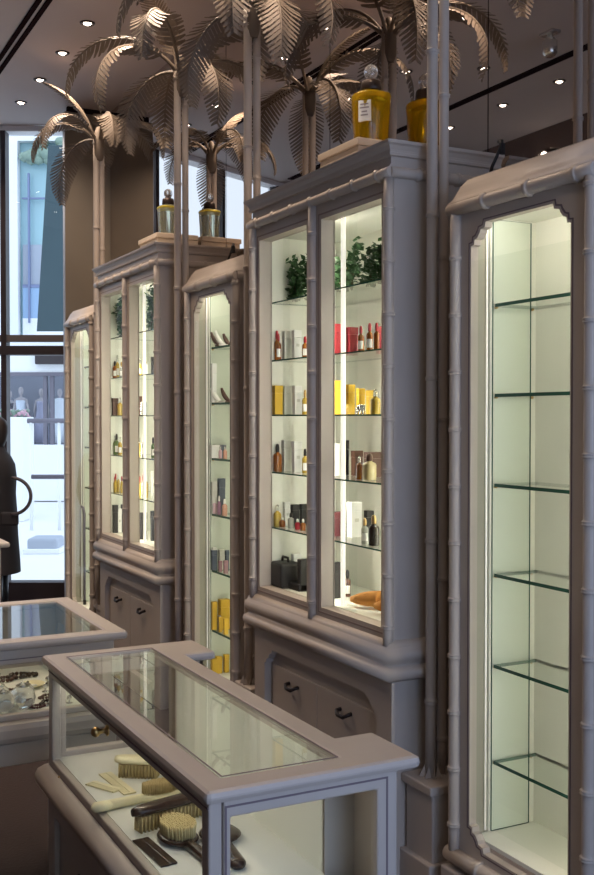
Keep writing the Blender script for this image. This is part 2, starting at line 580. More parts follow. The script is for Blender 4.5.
for i in range(60):
    c = sp(-7.0 + rng.random() * 4.5, 26.6 + rng.random() * .3, 8.1 + rng.random() * .5)
    mb.lathe(c, [(.0, -.14), (.12, -.08), (.16, 0), (.11, .1), (0, .14)], seg=6)
mb.build('roof_planting', 'greens', bl, O)

bn = empty('street_banner', sp(-3.4, 16, 0), 'dark teal tapered banner hanging from a post in front of the office block', 'banner')
O = bn.location
mb = MB()
q0, q1 = [(-3.96, 2.90), (-2.6, 2.90), (-2.6, 5.72), (-3.77, 5.72)], None
mb.add([sp(s, 16.0, z) for s, z in q0] + [sp(s, 16.12, z) for s, z in q0], [(0, 1, 2, 3), (7, 6, 5, 4), (0, 4, 5, 1), (1, 5, 6, 2), (2, 6, 7, 3), (3, 7, 4, 0)])
mb.build('cloth', 'teal', bn, O)
mb = MB()
sbox(mb, -3.98, -2.55, 15.98, 16.14, 2.83, 2.90)
mb.build('bottom_bar', 'white_facade', bn, O)
mb = MB()
mb.tube([sp(-2.55, 16.06, -.02), sp(-2.55, 16.06, 6.1)], .06)
mb.build('post', 'railgrey', bn, O)

pl = empty('flower_planter', sp(-4.7, 16.5, 0), 'white street planter with pink flowers in front of the bridal window', 'planter')
O = pl.location
mb = MB()
sbox(mb, -5.1, -4.23, 16.2, 16.9, -.02, 1.60)
mb.build('box', 'white_facade', pl, O, bevel=.02)
mb = MB()
mb2 = MB()
for i in range(150):
    c = sp(-5.05 + rng.random() * .78, 16.3 + rng.random() * .5, 1.60 + rng.random() * .1)
    (mb if i % 2 else mb2).lathe(c, [(0, -.035), (.032, -.012), (.036, .012), (0, .035)], seg=6)
mb.build('leaves', 'greens', pl, O)
mb2.build('flowers', 'pinkflower', pl, O)

rl = empty('street_railing', sp(-4.0, 15, 0), 'grey handrail on posts in front of the bridal shop window', 'railing')
O = rl.location
mb = MB()
mb.tube([sp(-3.85, 15, 1.545), sp(-2.0, 15, 1.545)], .035)
mb.build('top_rail', 'railgrey', rl, O)
for s in (-3.8, -3.4, -2.6, -2.05):
    MB().tube([sp(s, 15, -.02), sp(s, 15, 1.53)], .025).build('post', 'white_facade', rl, O)

rl = empty('push_rail', sp(-2.3, 10, 0), 'low dark horizontal rail on two legs just outside the shop door', 'railing')
O = rl.location
mb = MB()
mb.tube([sp(-2.53, 10, 1.03), sp(-1.9, 10, 1.03)], .022)
mb.build('bar', 'railgrey', rl, O)
for s in (-1.95, -2.10):
    MB().tube([sp(s, 10, -.02), sp(s, 10, 1.02)], .015).build('post', 'white_facade', rl, O)

bb = empty('street_block', sp(-3.0, 12.6, 0), 'pale grey concrete block lying on the bright pavement', 'block')
O = bb.location
mb = MB()
sbox(mb, -3.2, -2.84, 12.4, 12.8, -.02, .16)
mb.build('body', 'lav', bb, O, bevel=.03)
mb = MB()
sbox(mb, -3.24, -2.80, 12.36, 12.84, -.02, .04)
mb.build('foot', 'white_facade', bb, O, bevel=.01)


def mannequin(u_s, d, zf, h, kind, label):
    o = empty('mannequin', sp(u_s, d, zf), label, 'mannequin', 'mannequins in the bridal window')
    O = o.location
    mb = MB()
    k = h / 1.7
    P = lambda x, z: O + Vector((0.8894 * x * k, -0.4571 * x * k, z * k))
    mb.lathe(P(0, 0), [(.0, 1.70 * k), (.055 * k, 1.68 * k), (.08 * k, 1.60 * k), (.07 * k, 1.52 * k), (.035 * k, 1.45 * k), (.04 * k, 1.40 * k), (.14 * k, 1.36 * k), (.15 * k, 1.28 * k), (.12 * k, 1.05 * k), (.15 * k, .92 * k), (.1 * k, .5 * k), (.08 * k, 0.02)][::-1], seg=12, sy=.7)
    for sg in (-1, 1):
        mb.tube([P(.15 * sg, 1.34), P(.21 * sg, 1.05), P(.2 * sg, .8)], [.04 * k, .034 * k, .025 * k], 7)
    mb.build('figure', 'mannequin', o, O)
    mb = MB()
    if kind == 'suit':
        mb.lathe(P(0, 0), [(.19 * k, 0.02), (.2 * k, .5 * k), (.2 * k, .8 * k), (.18 * k, 1.1 * k), (.2 * k, 1.3 * k), (.16 * k, 1.39 * k), (.06 * k, 1.42 * k)], seg=14, sy=.7)
        for sg in (-1, 1):
            mb.tube([P(.19 * sg, 1.34), P(.25 * sg, 1.05), P(.24 * sg, .82)], [.07 * k, .06 * k, .05 * k], 8)
        mb.build('suit', 'suit', o, O)
    else:
        mb.lathe(P(0, 0), [(.27 * k, 0.02), (.22 * k, .5 * k), (.17 * k, .9 * k), (.13 * k, 1.05 * k), (.155 * k, 1.26 * k), (.15 * k, 1.30 * k)], seg=14, sy=.75)
        mb.build('gown', kind, o, O)


mannequin(-5.40, 20.55, 1.07, 1.12, 'gown', 'bridal window mannequin in a white strapless gown, above the planter')
mannequin(-5.10, 20.95, 1.07, 1.10, 'gown_lilac', 'bridal window mannequin in a grey lilac gown beside the white gown')
mannequin(-4.63, 20.5, 1.07, 1.08, 'suit', 'bridal window mannequin in a white suit, right of the dark window bars')
mannequin(-5.66, 20.7, 1.07, 1.05, 'darkdress', 'bridal window mannequin in a dark dress at the left window edge')

# ------------------------------------------------------------------ tall cabinets
TALL = 'tall glazed cabinets with two bamboo-trimmed doors'
SLIM = 'narrow glazed cabinets with notched openings'
XT, XN = 1.94, 2.02
ZT = [2.10, 1.848, 1.61, 1.36, 1.118]
ZS = [1.965, 1.675, 1.385, 1.093, .797, .483]
DEEP = 2.335
DEEPN = 2.295
TALL_Y = [3.630, 5.980]
SLIM_Y = [2.487, 4.862, 7.265]


def notched(y0, y1, z0, z1):
    """Opening outline with stepped, rounded corners."""
    c = [(0, .066), (.016, .064), (.018, .048), (.032, .044), (.044, .030), (.048, .020), (.070, .016), (.074, 0)]
    pts = []
    for (yy, zz, sy, sz, rev) in ((y0, z0, 1, 1, False), (y1, z0, -1, 1, True), (y1, z1, -1, -1, False), (y0, z1, 1, -1, True)):
        p = [(yy + sy * a, zz + sz * e) for a, e in c]
        pts += p[::-1] if rev else p
    return pts


def tall_cabinet(cy, label):
    root = empty('tall_cabinet', (2.18, cy, 0), label, 'cabinet', TALL)
    O = root.location
    y0, y1 = cy - .562, cy + .562
    b = lambda mb, n, m, bev=0.0, par=root: mb.build(n, m, par, O, bev)
    # lower chest: carcass with a recessed notched field and two drawers
    mb = MB()
    mb.box(1.980, 2.40, y0 + .005, y1 - .005, 0.0, .70)
    mb.polyplate([(y0, 0), (y1, 0), (y1, .70), (y0, .70)], [notched(y0 + .10, y1 - .10, .10, .605)], 1.945, 1.980, (1, 2, 0))
    b(mb, 'lower_chest', 'paint')
    mid = cy + .03
    for a, c in ((y0 + .13, mid - .002), (mid + .002, y1 - .13)):
        d = b(MB().box(1.970, 1.9795, a, c, .175, .535), 'drawer', 'paint', .003)
        m = (a + c) / 2
        h = MB()
        h.tube([(1.970, m - .04, .487), (1.952, m - .04, .484), (1.944, m - .02, .472), (1.944, m + .02, .472), (1.952, m + .04, .484), (1.970, m + .04, .487)], .008, 8)
        b(h, 'drawer_pull', 'pull', 0, d)
    # rounded mouldings between chest and show case
    prof = [(0, .68), (.026, .69), (.035, .698), (.037, .715), (.032, .730), (.018, .738), (.018, .748), (.028, .757), (.032, .772), (.030, .790), (.020, .802), (.020, .806), (.010, .822), (0, .826)]
    b(MB().sweep3(prof, XT, 2.40, y0, y1, 0, True), 'waist_moulding', 'paint')
    # carcass
    mb = MB()
    mb.box(XT + .06, 2.40, y0, y0 + .028, .80, 2.45)
    mb.box(XT + .06, 2.40, y1 - .028, y1, .80, 2.45)
    mb.box(DEEP + .02, 2.40, y0 + .028, y1 - .028, .80, 2.45)
    mb.box(XT + .06, DEEP + .02, y0 + .028, y1 - .028, .80, .845)
    mb.box(XT + .06, DEEP + .02, y0 + .028, y1 - .028, 2.40, 2.45)
    b(mb, 'carcass', 'paint')
    mb = MB()
    mb.box(2.0, DEEP + .018, y0 + .029, y0 + .035, .847, 2.398)
    mb.box(2.0, DEEP + .018, y1 - .035, y1 - .029, .847, 2.398)
    mb.box(DEEP, DEEP + .018, y0 + .035, y1 - .035, .847, 2.398)
    mb.box(2.0, DEEP, y0 + .035, y1 - .035, .847, .859)
    mb.box(2.0, DEEP, y0 + .035, y1 - .035, 2.386, 2.398)
    b(mb, 'lining', 'cream')
    # face frame with two tall openings
    mb = MB()
    mb.plate([y0, cy - .50, cy - .06, cy + .06, cy + .50, y1], [.80, .862, 2.362, 2.45], lambda i, j: not (i in (1, 3) and j == 1), XT, XT + .06, (1, 2, 0))
    b(mb, 'face_frame', 'paint')
    mb = MB()
    for a, c in ((cy - .50, cy - .06), (cy + .06, cy + .50)):
        mb.plate([a - .022, a - .016, c + .016, c + .022], [.84, .846, 2.378, 2.384], lambda i, j: not (i == 1 and j == 1), XT - .0015, XT + .002, (1, 2, 0))
    b(mb, 'groove_line', 'soft_groove')
    for a, c in ((cy - .50, cy - .06), (cy + .06, cy + .50)):
        m = a + (c - a) * .645
        g = b(MB().box(XT + .046, XT + .051, a, m + .02, .862, 2.362), 'glass_door', 'tallglass')
        b(MB().box(XT + .0535, XT + .0585, m - .02, c, .862, 2.362), 'sliding_pane', 'tallglass', 0, g)
    for y in (cy - .556, cy, cy + .550):
        b(MB().bamboo((XT - .006, y, .81), (XT - .006, y, 2.42), .0185, .180, .35 + .1 * (y > cy)), 'bamboo_trim', 'paint')
    # crown
    prof = [(0, 2.44), (.014, 2.454), (.014, 2.463), (.003, 2.465), (.003, 2.492), (.015, 2.495), (.017, 2.504), (.012, 2.506), (.014, 2.514), (.022, 2.527), (.032, 2.533), (.034, 2.543), (0, 2.545)]
    b(MB().sweep3(prof, XT, 2.40, y0, y1), 'cornice', 'paint')
    b(MB().box(XT, 2.40, y0, y1, 2.45, 2.544), 'top_board', 'paint')
    mb = MB()
    mb.bamboo((XT - .010, y0 - .018, 2.438), (XT - .010, y1 + .018, 2.438), .019, .165, .5)
    mb.bamboo((XT - .012, y0 - .010, 2.438), (2.40, y0 - .010, 2.438), .019, .165, .7)
    mb.bamboo((XT - .012, y1 + .010, 2.438), (2.40, y1 + .010, 2.438), .019, .165, .7)
    b(mb, 'bamboo_moulding', 'paint')
    for z in ZT:
        mb = MB()
        ya, yb = y0 + .036, y1 - .036
        mb.add([(2.005, ya, z - .006), (DEEP, ya, z - .006), (DEEP, yb, z - .006), (2.005, yb, z - .006), (2.005, ya, z), (DEEP, ya, z), (DEEP, yb, z), (2.005, yb, z)], [(0, 3, 2, 1), (4, 5, 6, 7)])
        mb.add(mb.v[:], [(0, 1, 5, 4), (1, 2, 6, 5), (2, 3, 7, 6), (3, 0, 4, 7)], 1)
        b(mb, 'glass_shelf', ['shelfglass', 'edge'])
    # soft tube behind the middle post, two stronger unseen tubes lighting the shelves
    b(MB().tube([(2.022, cy - .088, .87), (2.022, cy - .088, 2.385)], .0095, 8), 'light_tube', 'softtube')
    b(MB().tube([(2.022, cy + .04, .87), (2.022, cy + .04, 2.385)], .009, 8), 'light_tube', 'talltube')
    b(MB().tube([(2.29, y0 + .055, .87), (2.29, y0 + .055, 2.385)], .009, 8), 'light_tube', 'talltube')
    return root


t1 = tall_cabinet(TALL_Y[0], 'nearer and larger tall two-door cabinet, yellow perfume bottle on its top')
t2 = dup(t1, (2.18, TALL_Y[1], 0), 'farther tall two-door cabinet, clear perfume bottle on its top')


def slim_cabinet(cy, label):
    root = empty('narrow_cabinet', (2.20, cy, 0), label, 'cabinet', SLIM)
    O = root.location
    y0, y1 = cy - .325, cy + .325
    b = lambda mb, n, m, bev=0.0, par=root: mb.build(n, m, par, O, bev)
    mb = MB()
    mb.box(XN + .002, 2.40, y0, y1, 0, .17)
    mb.box(XN - .035, XN + .002, y0 - .02, y1 + .02, 0, .13)
    b(mb, 'plinth', 'paint', .006)
    mb = MB()
    mb.bamboo((XN - .008, y0 - .01, .17), (XN - .008, y1 + .01, .17), .026, .20, .5)
    b(mb, 'base_moulding', 'paint')
    op = notched(y0 + .100, y1 - .09, .225, 2.208)
    mb = MB()
    mb.polyplate([(y0, .17), (y1, .17), (y1, 2.29), (y0, 2.29)], [op], XN, XN + .028, (1, 2, 0))
    b(mb, 'face_frame', 'paint')
    big, small = notched(y0 + .089, y1 - .079, .214, 2.219), notched(y0 + .093, y1 - .083, .218, 2.215)
    mb = MB()
    mb.polyplate(big, [small], XN - .0015, XN + .001, (1, 2, 0))
    b(mb, 'groove_line', 'paint_line')
    mb = MB()
    mb.box(XN + .028, 2.40, y0, y0 + .025, .17, 2.29)
    mb.box(XN + .028, 2.40, y1 - .025, y1, .17, 2.29)
    mb.box(DEEPN + .02, 2.40, y0 + .025, y1 - .025, .17, 2.29)
    mb.box(XN + .028, DEEPN + .02, y0 + .025, y1 - .025, .17, .235)
    mb.box(XN + .028, DEEPN + .02, y0 + .025, y1 - .025, 2.255, 2.29)
    b(mb, 'carcass', 'paint')
    ya, yb = y0 + .075, y1 - .075
    mb = MB()
    for (u, w) in ((y0 + .026, ya), (yb, y1 - .026)):
        mb.box(2.108, DEEPN + .018, u, w, .237, 2.253)
    mb.box(DEEPN, DEEPN + .018, ya, yb, .237, 2.253)
    mb.box(XN + .03, DEEPN, ya, yb, .237, .25)
    mb.box(XN + .03, DEEPN, ya, yb, 2.242, 2.253)
    b(mb, 'lining', 'cream')
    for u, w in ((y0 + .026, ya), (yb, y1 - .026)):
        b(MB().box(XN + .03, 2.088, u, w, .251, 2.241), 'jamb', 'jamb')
    b(MB().box(XN + .006, XN + .011, y0 + .091, y1 - .091, .315, 2.095), 'glass_door', 'doorglass')
    for y in (cy - .316, cy + .305):
        b(MB().bamboo((XN - .008, y, .17), (XN - .008, y, 2.27), .0195, .184, .2 + .35 * (y > cy)), 'bamboo_trim', 'paint')
    mb = MB()
    mb.bamboo((XN - .012, y0 - .012, 2.268), (XN - .012, y1 + .006, 2.268), .021, .205, .35)
    mb.bamboo((XN - .012, y0 - .004, 2.268), (2.40, y0 - .004, 2.268), .021, .205, .6)
    mb.bamboo((XN - .012, y1 + .002, 2.268), (2.40, y1 + .002, 2.268), .021, .205, .6)
    b(mb, 'bamboo_moulding', 'paint')
    prof = [(.0, 2.270), (.018, 2.282), (.016, 2.292), (.004, 2.305), (-.004, 2.322), (-.014, 2.345), (-.030, 2.366), (-.042, 2.373), (-.07, 2.374)]
    b(MB().sweep3(prof, XN, 2.40, y0, y1, 0, True), 'cove_top', 'paint')
    b(MB().box(XN + .03, 2.40, y0 + .03, y1 - .03, 2.29, 2.368), 'top_board', 'paint')
    for z in ZS:
        mb = MB()
        mb.add([(2.118, ya + .004, z - .011), (DEEPN, ya + .004, z - .011), (DEEPN, yb - .012, z - .011), (2.118, yb - .012, z - .011), (2.118, ya + .004, z), (DEEPN, ya + .004, z), (DEEPN, yb - .012, z), (2.118, yb - .012, z)], [(0, 3, 2, 1), (4, 5, 6, 7)])
        mb.add(mb.v[:], [(0, 1, 5, 4), (1, 2, 6, 5), (2, 3, 7, 6), (3, 0, 4, 7)], 1)
        s_ = b(mb, 'glass_shelf', ['shelfglass', 'edge'])
        for x in (2.128, DEEPN - .02):
            b(MB().lathe((x, yb, z - .012), [(.0035, 0), (.0035, .012)], (0, -1, 0), 8), 'shelf_pin', 'brass', 0, s_)
    # side pane the shelves stand against, white corner bead made to glow as if lit
    mb = MB()
    v = [(2.114, yb - .009, .252), (DEEPN - .026, yb - .009, .252), (DEEPN - .026, yb - .003, .252), (2.114, yb - .003, .252)]
    mb.add(v + [(x, y, 2.236) for x, y, z in v], [(0, 1, 5, 4), (2, 3, 7, 6)])
    mb.add(mb.v[:], [(1, 2, 6, 5), (3, 0, 4, 7), (0, 3, 2, 1), (4, 5, 6, 7)], 1)
    b(mb, 'side_pane', ['shelfglass', 'edge'])
    b(MB().tube([(2.098, yb + .004, .255), (2.098, yb + .004, 2.236)], .0032, 8), 'corner_bead', 'strip')
    b(MB().tube([(2.062, ya - .002 + .012, .26), (2.062, ya + .010, 2.236)], .009, 8), 'light_tube', 'tube')
    b(MB().tube([(2.060, ya + .02, 2.228), (2.060, yb - .02, 2.228)], .007, 8), 'light_tube', 'tube')
    return root


n1 = slim_cabinet(SLIM_Y[0], 'nearest narrow cabinet with empty glass shelves at the right edge')
n2 = dup(n1, (2.20, SLIM_Y[1], 0), 'narrow cabinet filled with cartons and bottles between the two tall cabinets')
n3 = dup(n1, (2.20, SLIM_Y[2], 0), 'farthest narrow cabinet beside the shop window, almost empty')

# ------------------------------------------------------------------ bamboo columns with palm crowns
def frond_mesh(L, width, lift, drop, seed):
    r = random.Random(seed)
    mb = MB()
    pts, ang = [Vector((0, 0, 0))], math.radians(lift)
    N = 26
    for i in range(N):
        t = (i + 1) / N
        a = ang - math.radians(drop) * t ** 1.15
        pts.append(pts[-1] + Vector((math.cos(a), 0, math.sin(a))) * (L / N))
    mb.tube(pts, [.011 * (1 - .75 * i / N) for i in range(N + 1)], 6)
    n = 25
    for i in range(n):
        t = .16 + .84 * i / (n - 1)
        k = t * N
        j = min(int(k), N - 1)
        p = pts[j].lerp(pts[j + 1], k - j)
        d = (pts[j + 1] - pts[j]).normalized()
        up = Vector((0, 1, 0)).cross(d) * -1
        if up.z < 0 and abs(d.z) < .9:
            up = -up
        q = (t - .16) / .84
        w = width * (math.sin(math.pi * min(1, q * .78 + .16)) ** .8) * (1 - .25 * q) + .012
        hw = L * .84 / n * .43
        for sg in (-1, 1):
            out = (Vector((0, sg, 0)) * .90 + d * (.42 + .35 * q) - up * (.22 + .1 * r.random())).normalized()
            tip = p + out * w
            nrm = out.cross(d).normalized()
            m = p + out * w * .55 + nrm * .006 * sg
            mb.add([p - d * hw, p + d * hw, m + d * hw * .95, m - d * hw * .95, tip + d * hw * .55, tip - d * hw * .45,
                    p + nrm * .0018, m + nrm * .0018], [(0, 1, 2, 3), (3, 2, 4, 5)])
    return mb


def palm(loc, poles, ztop, rz, label):
    """Two bamboo poles on a painted block, with a crown of metal fronds at the top."""
    root = empty('palm_column', loc, label, 'palm column', 'bamboo palm columns between the cabinets')
    O = root.location
    mb = MB()
    x, y = O.x, O.y
    mb.box(2.0, 2.40, y - .085, y + .075, 0, .33)
    mb.box(1.985, 2.40, y - .097, y + .087, .33, .362)
    mb.box(1.98, 2.40, y - .10, y + .09, 0, .10)
    mb.build('plinth', 'paint', root, O, .006)
    for i, (px, py, pr) in enumerate(poles):
        mb = MB()
        mb.bamboo((px, py, .362), (px, py, ztop), pr, .555, .467 - .249 * i, 14)
        po = mb.build('bamboo_pole', 'paint', root, O)
        f = MB()
        for k in range(7):
            a = k / 7 * 6.28
            f.add([(px + math.cos(a) * pr, py + math.sin(a) * pr, .364), (px + math.cos(a) * pr * 2.1, py + math.sin(a) * pr * 2.1, .364),
                   (px + math.cos(a + .25) * pr * 1.2, py + math.sin(a + .25) * pr * 1.2, .405), (px + math.cos(a + .6) * pr, py + math.sin(a + .6) * pr, .364)], [(0, 1, 2), (1, 3, 2), (0, 2, 3), (0, 3, 1)])
        f.build('root_leaves', 'paint', po, O)
    c = Vector(((poles[0][0] + poles[1][0]) / 2, (poles[0][1] + poles[1][1]) / 2, ztop))
    mb = MB()
    mb.lathe(c - Vector((0, 0, .16)), [(.026, 0), (.036, .04), (.038, .12), (.030, .18), (.015, .22), (0, .23)], seg=12)
    mb.build('crown_heart', 'palm', root, O)
    return root, c


FRONDS = [(.84, .125, 62, 152, 1), (.74, .14, 42, 152, 2), (.66, .13, 18, 128, 3), (.50, .10, 78, 60, 4), (.60, .115, 55, 150, 5)]
FM = []
for a in FRONDS:
    o = frond_mesh(*a).build('frond', 'palm', None, (0, 0, 0), fix=False)
    FM.append(o.data)
    bpy.data.objects.remove(o)
CROWNS = [[(0, 153), (1, 190), (0, 225), (1, 262), (0, 300), (2, 335), (1, 20), (0, 60), (1, 100), (3, 130)],
          [(0, 153), (1, 288), (1, 236), (0, 195), (2, 112), (0, 62), (1, 22), (0, 330), (2, 262), (3, 175)],
          [(0, 150), (1, 192), (0, 232), (2, 275), (0, 318), (1, 352), (0, 35), (1, 80), (2, 115), (3, 210)],
          [(4, 150), (4, 203), (4, 265), (4, 322), (4, 15), (4, 70), (2, 112), (3, 160)]]


def crown(root, c, plan):
    for k, az in plan:
        o = bpy.data.objects.new('frond', FM[k])
        COL.objects.link(o)
        o.parent = root
        a = math.radians(az)
        o.location = c - root.location + Vector((math.cos(a) * .03, math.sin(a) * .03, -.02))
        o.rotation_euler = (0, 0, a)


PALMS = [(2.985, [(2.052, 2.985, .0190), (2.110, 3.0, .0172)], 3.56, 'nearest bamboo palm column, between the empty narrow cabinet and the nearer tall cabinet'),
         (4.42, [(2.017, 4.42, .0190), (2.063, 4.42, .0172)], 3.50, 'bamboo palm column on the far side of the nearer tall cabinet'),
         (5.29, [(2.003, 5.29, .0190), (2.047, 5.29, .0172)], 3.46, 'bamboo palm column between the filled narrow cabinet and the farther tall cabinet'),
         (6.76, [(1.992, 6.76, .0190), (2.030, 6.76, .0172)], 3.44, 'farthest bamboo palm column, beside the farthest narrow cabinet')]
for (y, poles, zt, lab), plan in zip(PALMS, CROWNS):
    r, c = palm((2.1, y, 0), poles, zt, 0, lab)
    crown(r, c, plan)

# ------------------------------------------------------------------ recessed ceiling lamps
lamps = [(1.757, y) for y in (4.40, 4.98, 5.56, 6.13, 6.70, 7.30, 7.89)] + [(-.15, y) for y in (5.09, 5.69, 6.31, 6.99)] + \
        [(.484, 5.71), (.384, 6.60), (1.14, 5.06), (.91, 6.0), (.955, 6.69), (.60, 1.6), (1.757, 3.82), (1.757, 3.24), (1.757, 2.66)]
names_row = ['nearest', 'second nearest', 'third nearest', 'middle', 'third farthest', 'second farthest', 'farthest']


def lamp(x, y, label, group, power=SPOT_POWER):
    o = empty('ceiling_lamp', (x, y, ZC), label, 'ceiling lamp', group)
    O = o.location
    MB().lathe((x, y, ZC), [(.046, 0), (.044, .006), (.034, .009), (.029, .003), (.029, 0)], (0, 0, -1), 18).build('ring', 'lampring', o, O)
    MB().lathe((x, y, ZC - .001), [(.024, 0), (.022, .005), (.012, .012), (0, .014)], (0, 0, -1), 14).build('lens', 'lens', o, O)
    l = bpy.data.lights.new('lamp_beam', 'SPOT')
    l.energy = power
    l.color = (1.0, 0.77, 0.58)
    l.spot_size = math.radians(125)
    l.spot_blend = 0.8
    l.shadow_soft_size = .03
    lo = bpy.data.objects.new('lamp_beam', l)
    lo.parent = o
    lo.location = (0, 0, -.03)
    COL.objects.link(lo)


for i, (x, y) in enumerate(lamps):
    if i < 7:
        lamp(x, y, names_row[i] + ' lamp of the ceiling row along the dark double slot', 'ceiling lamps beside the slot', ROW_POWER)
    elif i < 11:
        lamp(x, y, ['nearest', 'second nearest', 'second farthest', 'farthest'][i - 7] + ' lamp of the ceiling row along the far wall, seen in the mirror', 'ceiling lamps seen in the mirror')
    else:
        lamp(x, y, ['single lamp between the slots, mirrored at the mirror seam', 'single lamp between the slots, mirrored just right of the nearest pole pair', 'ceiling lamp mirrored near the top edge right of the poles',
                    'ceiling lamp mirrored as a streak right of the yellow bottle', 'ceiling lamp mirrored left of the yellow bottle neck', 'ceiling lamp above the near display case',
                    'ceiling lamp out of view above the nearer tall cabinet', 'ceiling lamp out of view above the nearest palm column', 'ceiling lamp out of view above the empty narrow cabinet'][i - 11], 'ceiling lamps seen in the mirror', ROW_POWER if x > 1.5 else SPOT_POWER)

sp_ = empty('ceiling_spotlight', (.535, 4.99, ZC), 'small grey spotlight on a bracket, mirrored high above the empty cabinet', 'spotlight')
O = sp_.location
MB().box(.50, .57, 4.93, 5.05, ZC - .02, ZC - .001).build('bracket', 'silver', sp_, O, .004)
MB().lathe((.535, 4.99, ZC - .15), [(.03, 0), (.045, .02), (.045, .09), (.02, .12), (.012, .135)], seg=14).build('lamp_head', 'silver', sp_, O)

# two small wall lamps by the dark side wall, only seen in the mirror
for y, z, lab in ((6.63, 3.70, 'small warm wall lamp on the dark side wall, left of the two in the mirror'), (6.12, 3.66, 'small warm wall lamp on the dark side wall, right of the two in the mirror')):
    o = empty('wall_lamp', (-.84, y, z), lab, 'wall lamp', 'wall lamps on the dark side wall')
    MB().lathe((-.849, y, z), [(.04, 0), (.04, .02), (.02, .03)], (1, 0, 0), 12).build('backplate', 'lampring', o, o.location)
    MB().lathe((-.82, y, z), [(.0, -.03), (.025, -.02), (.03, 0), (.02, .02), (0, .03)], (0, 0, 1), 10).build('bulb', 'lens', o, o.location)

# black clips where the mirror seams meet the cabinet cornices
for x, y, z, lab in ((2.275, 2.985, 2.515, 'black clip hooked over the cornice of the nearer tall cabinet'), (2.29, 5.305, 2.50, 'black clip hooked over the cornice of the farther tall cabinet')):
    o = empty('cornice_clip', (x, y - .07, z), lab, 'clip', 'clips on the cornices')
    mb = MB()
    mb.tube([(x + .02, y - .05, z + .04), (x + .012, y - .078, z + .034), (x, y - .085, z + .01), (x - .008, y - .075, z - .02), (x - .012, y - .055, z - .05), (x - .016, y - .05, z - .075)], .006, 7)
    mb.build('hook', 'black', o, o.location)
    MB().obox((x + .004, y - .088, z + .005), (.02, .014, .04), .3).build('screw_pad', 'black', o, o.location, .003)

# ------------------------------------------------------------------ big display bottles on top
def big_bottle(x, y, z, h, r, liq, collar, label, name='perfume_bottle'):
    o = empty(name, (x, y, z), label, 'bottle', 'giant display bottles')
    O = o.location
    mb = MB()
    mb.lathe((x, y, z), [(r * .80, 0), (r * .84, .006), (r * .98, h * .56), (r * 1.0, h * .60), (r * .96, h * .635), (r * .6, h * .665), (r * .42, h * .68)], seg=32, power=3.2, rz=.5)
    mb.build('glass_body', liq, o, O)
    if collar:
        MB().lathe((x, y, z), [(r * 1.0, h * .585), (r * 1.03, h * .60), (r * 1.0, h * .625)], seg=32, power=3.2, rz=.5).build('gold_shoulder', 'goldcollar', o, O)
    MB().lathe((x, y, z), [(r * .54, h * .67), (r * .60, h * .69), (r * .56, h * .78), (r * .50, h * .80), (r * .2, h * .81)], seg=22).build('neck_band', 'lampring', o, O)
    MB().lathe((x, y, z), [(r * .2, h * .80), (r * .30, h * .83), (r * .42, h * .89), (r * .38, h * .95), (r * .2, h * .99), (0, h)], seg=20).build('stopper', 'crystal', o, O)
    return o


def riser(x0, x1, y0, y1, z0, z1, label):
    o = empty('bottle_plinth', ((x0 + x1) / 2, (y0 + y1) / 2, z0), label, 'plinth', 'wooden plinths under the big bottles')
    MB().box(x0, x1, y0, y1, z0, z1 - .03).build('box', 'wood', o, o.location, .004)
    MB().box(x0 - .008, x1, y0 - .008, y1 + .008, z1 - .03, z1).build('lid', 'wood', o, o.location, .004)


riser(2.14, 2.40, 3.63, 3.95, 2.546, 2.715, 'pale wooden plinth under the yellow bottle on the nearer tall cabinet')
riser(2.14, 2.40, 5.99, 6.32, 2.546, 2.705, 'pale wooden plinth under the clear bottle on the farther tall cabinet')
bt = big_bottle(2.275, 3.755, 2.715, .345, .074, 'yellowliq', False, 'giant yellow perfume bottle with a white label and crystal stopper')
O = bt.location
mb = MB()
a0 = math.atan2(-3.755, -2.275) - .35
c0 = Vector((2.275, 3.755, 0))
dn, ds = Vector((math.cos(a0), math.sin(a0), 0)), Vector((-math.sin(a0), math.cos(a0), 0))
lc = c0 + dn * .0795 + Vector((0, 0, 2.715 + .135))
L_ = bpy.data.objects
lab = MB()
lab.add([lc - ds * .026 - Vector((0, 0, .042)), lc + ds * .026 - Vector((0, 0, .042)), lc + ds * .026 + Vector((0, 0, .042)), lc - ds * .026 + Vector((0, 0, .042)),
         lc - ds * .026 - Vector((0, 0, .042)) - dn * .012, lc + ds * .026 - Vector((0, 0, .042)) - dn * .012, lc + ds * .026 + Vector((0, 0, .042)) - dn * .008, lc - ds * .026 + Vector((0, 0, .042)) - dn * .008],
        [(0, 1, 2, 3), (7, 6, 5, 4), (0, 4, 5, 1), (1, 5, 6, 2), (2, 6, 7, 3), (3, 7, 4, 0)])
lo = lab.build('paper_label', 'whitelabel', bt, O)
ink = MB()
for zz, hw in ((.026, .018), (.012, .02), (-.004, .012), (-.018, .016)):
    p = lc + dn * .001 + Vector((0, 0, zz))
    ink.add([p - ds * hw - Vector((0, 0, .003)), p + ds * hw - Vector((0, 0, .003)), p + ds * hw + Vector((0, 0, .003)), p - ds * hw + Vector((0, 0, .003))], [(0, 1, 2, 3)])
ink.build('printed_lines', 'ink', lo, O)
big_bottle(2.272, 6.165, 2.705, .305, .063, 'clearliq', True, 'giant clear perfume bottle with a gold shoulder on the farther tall cabinet')

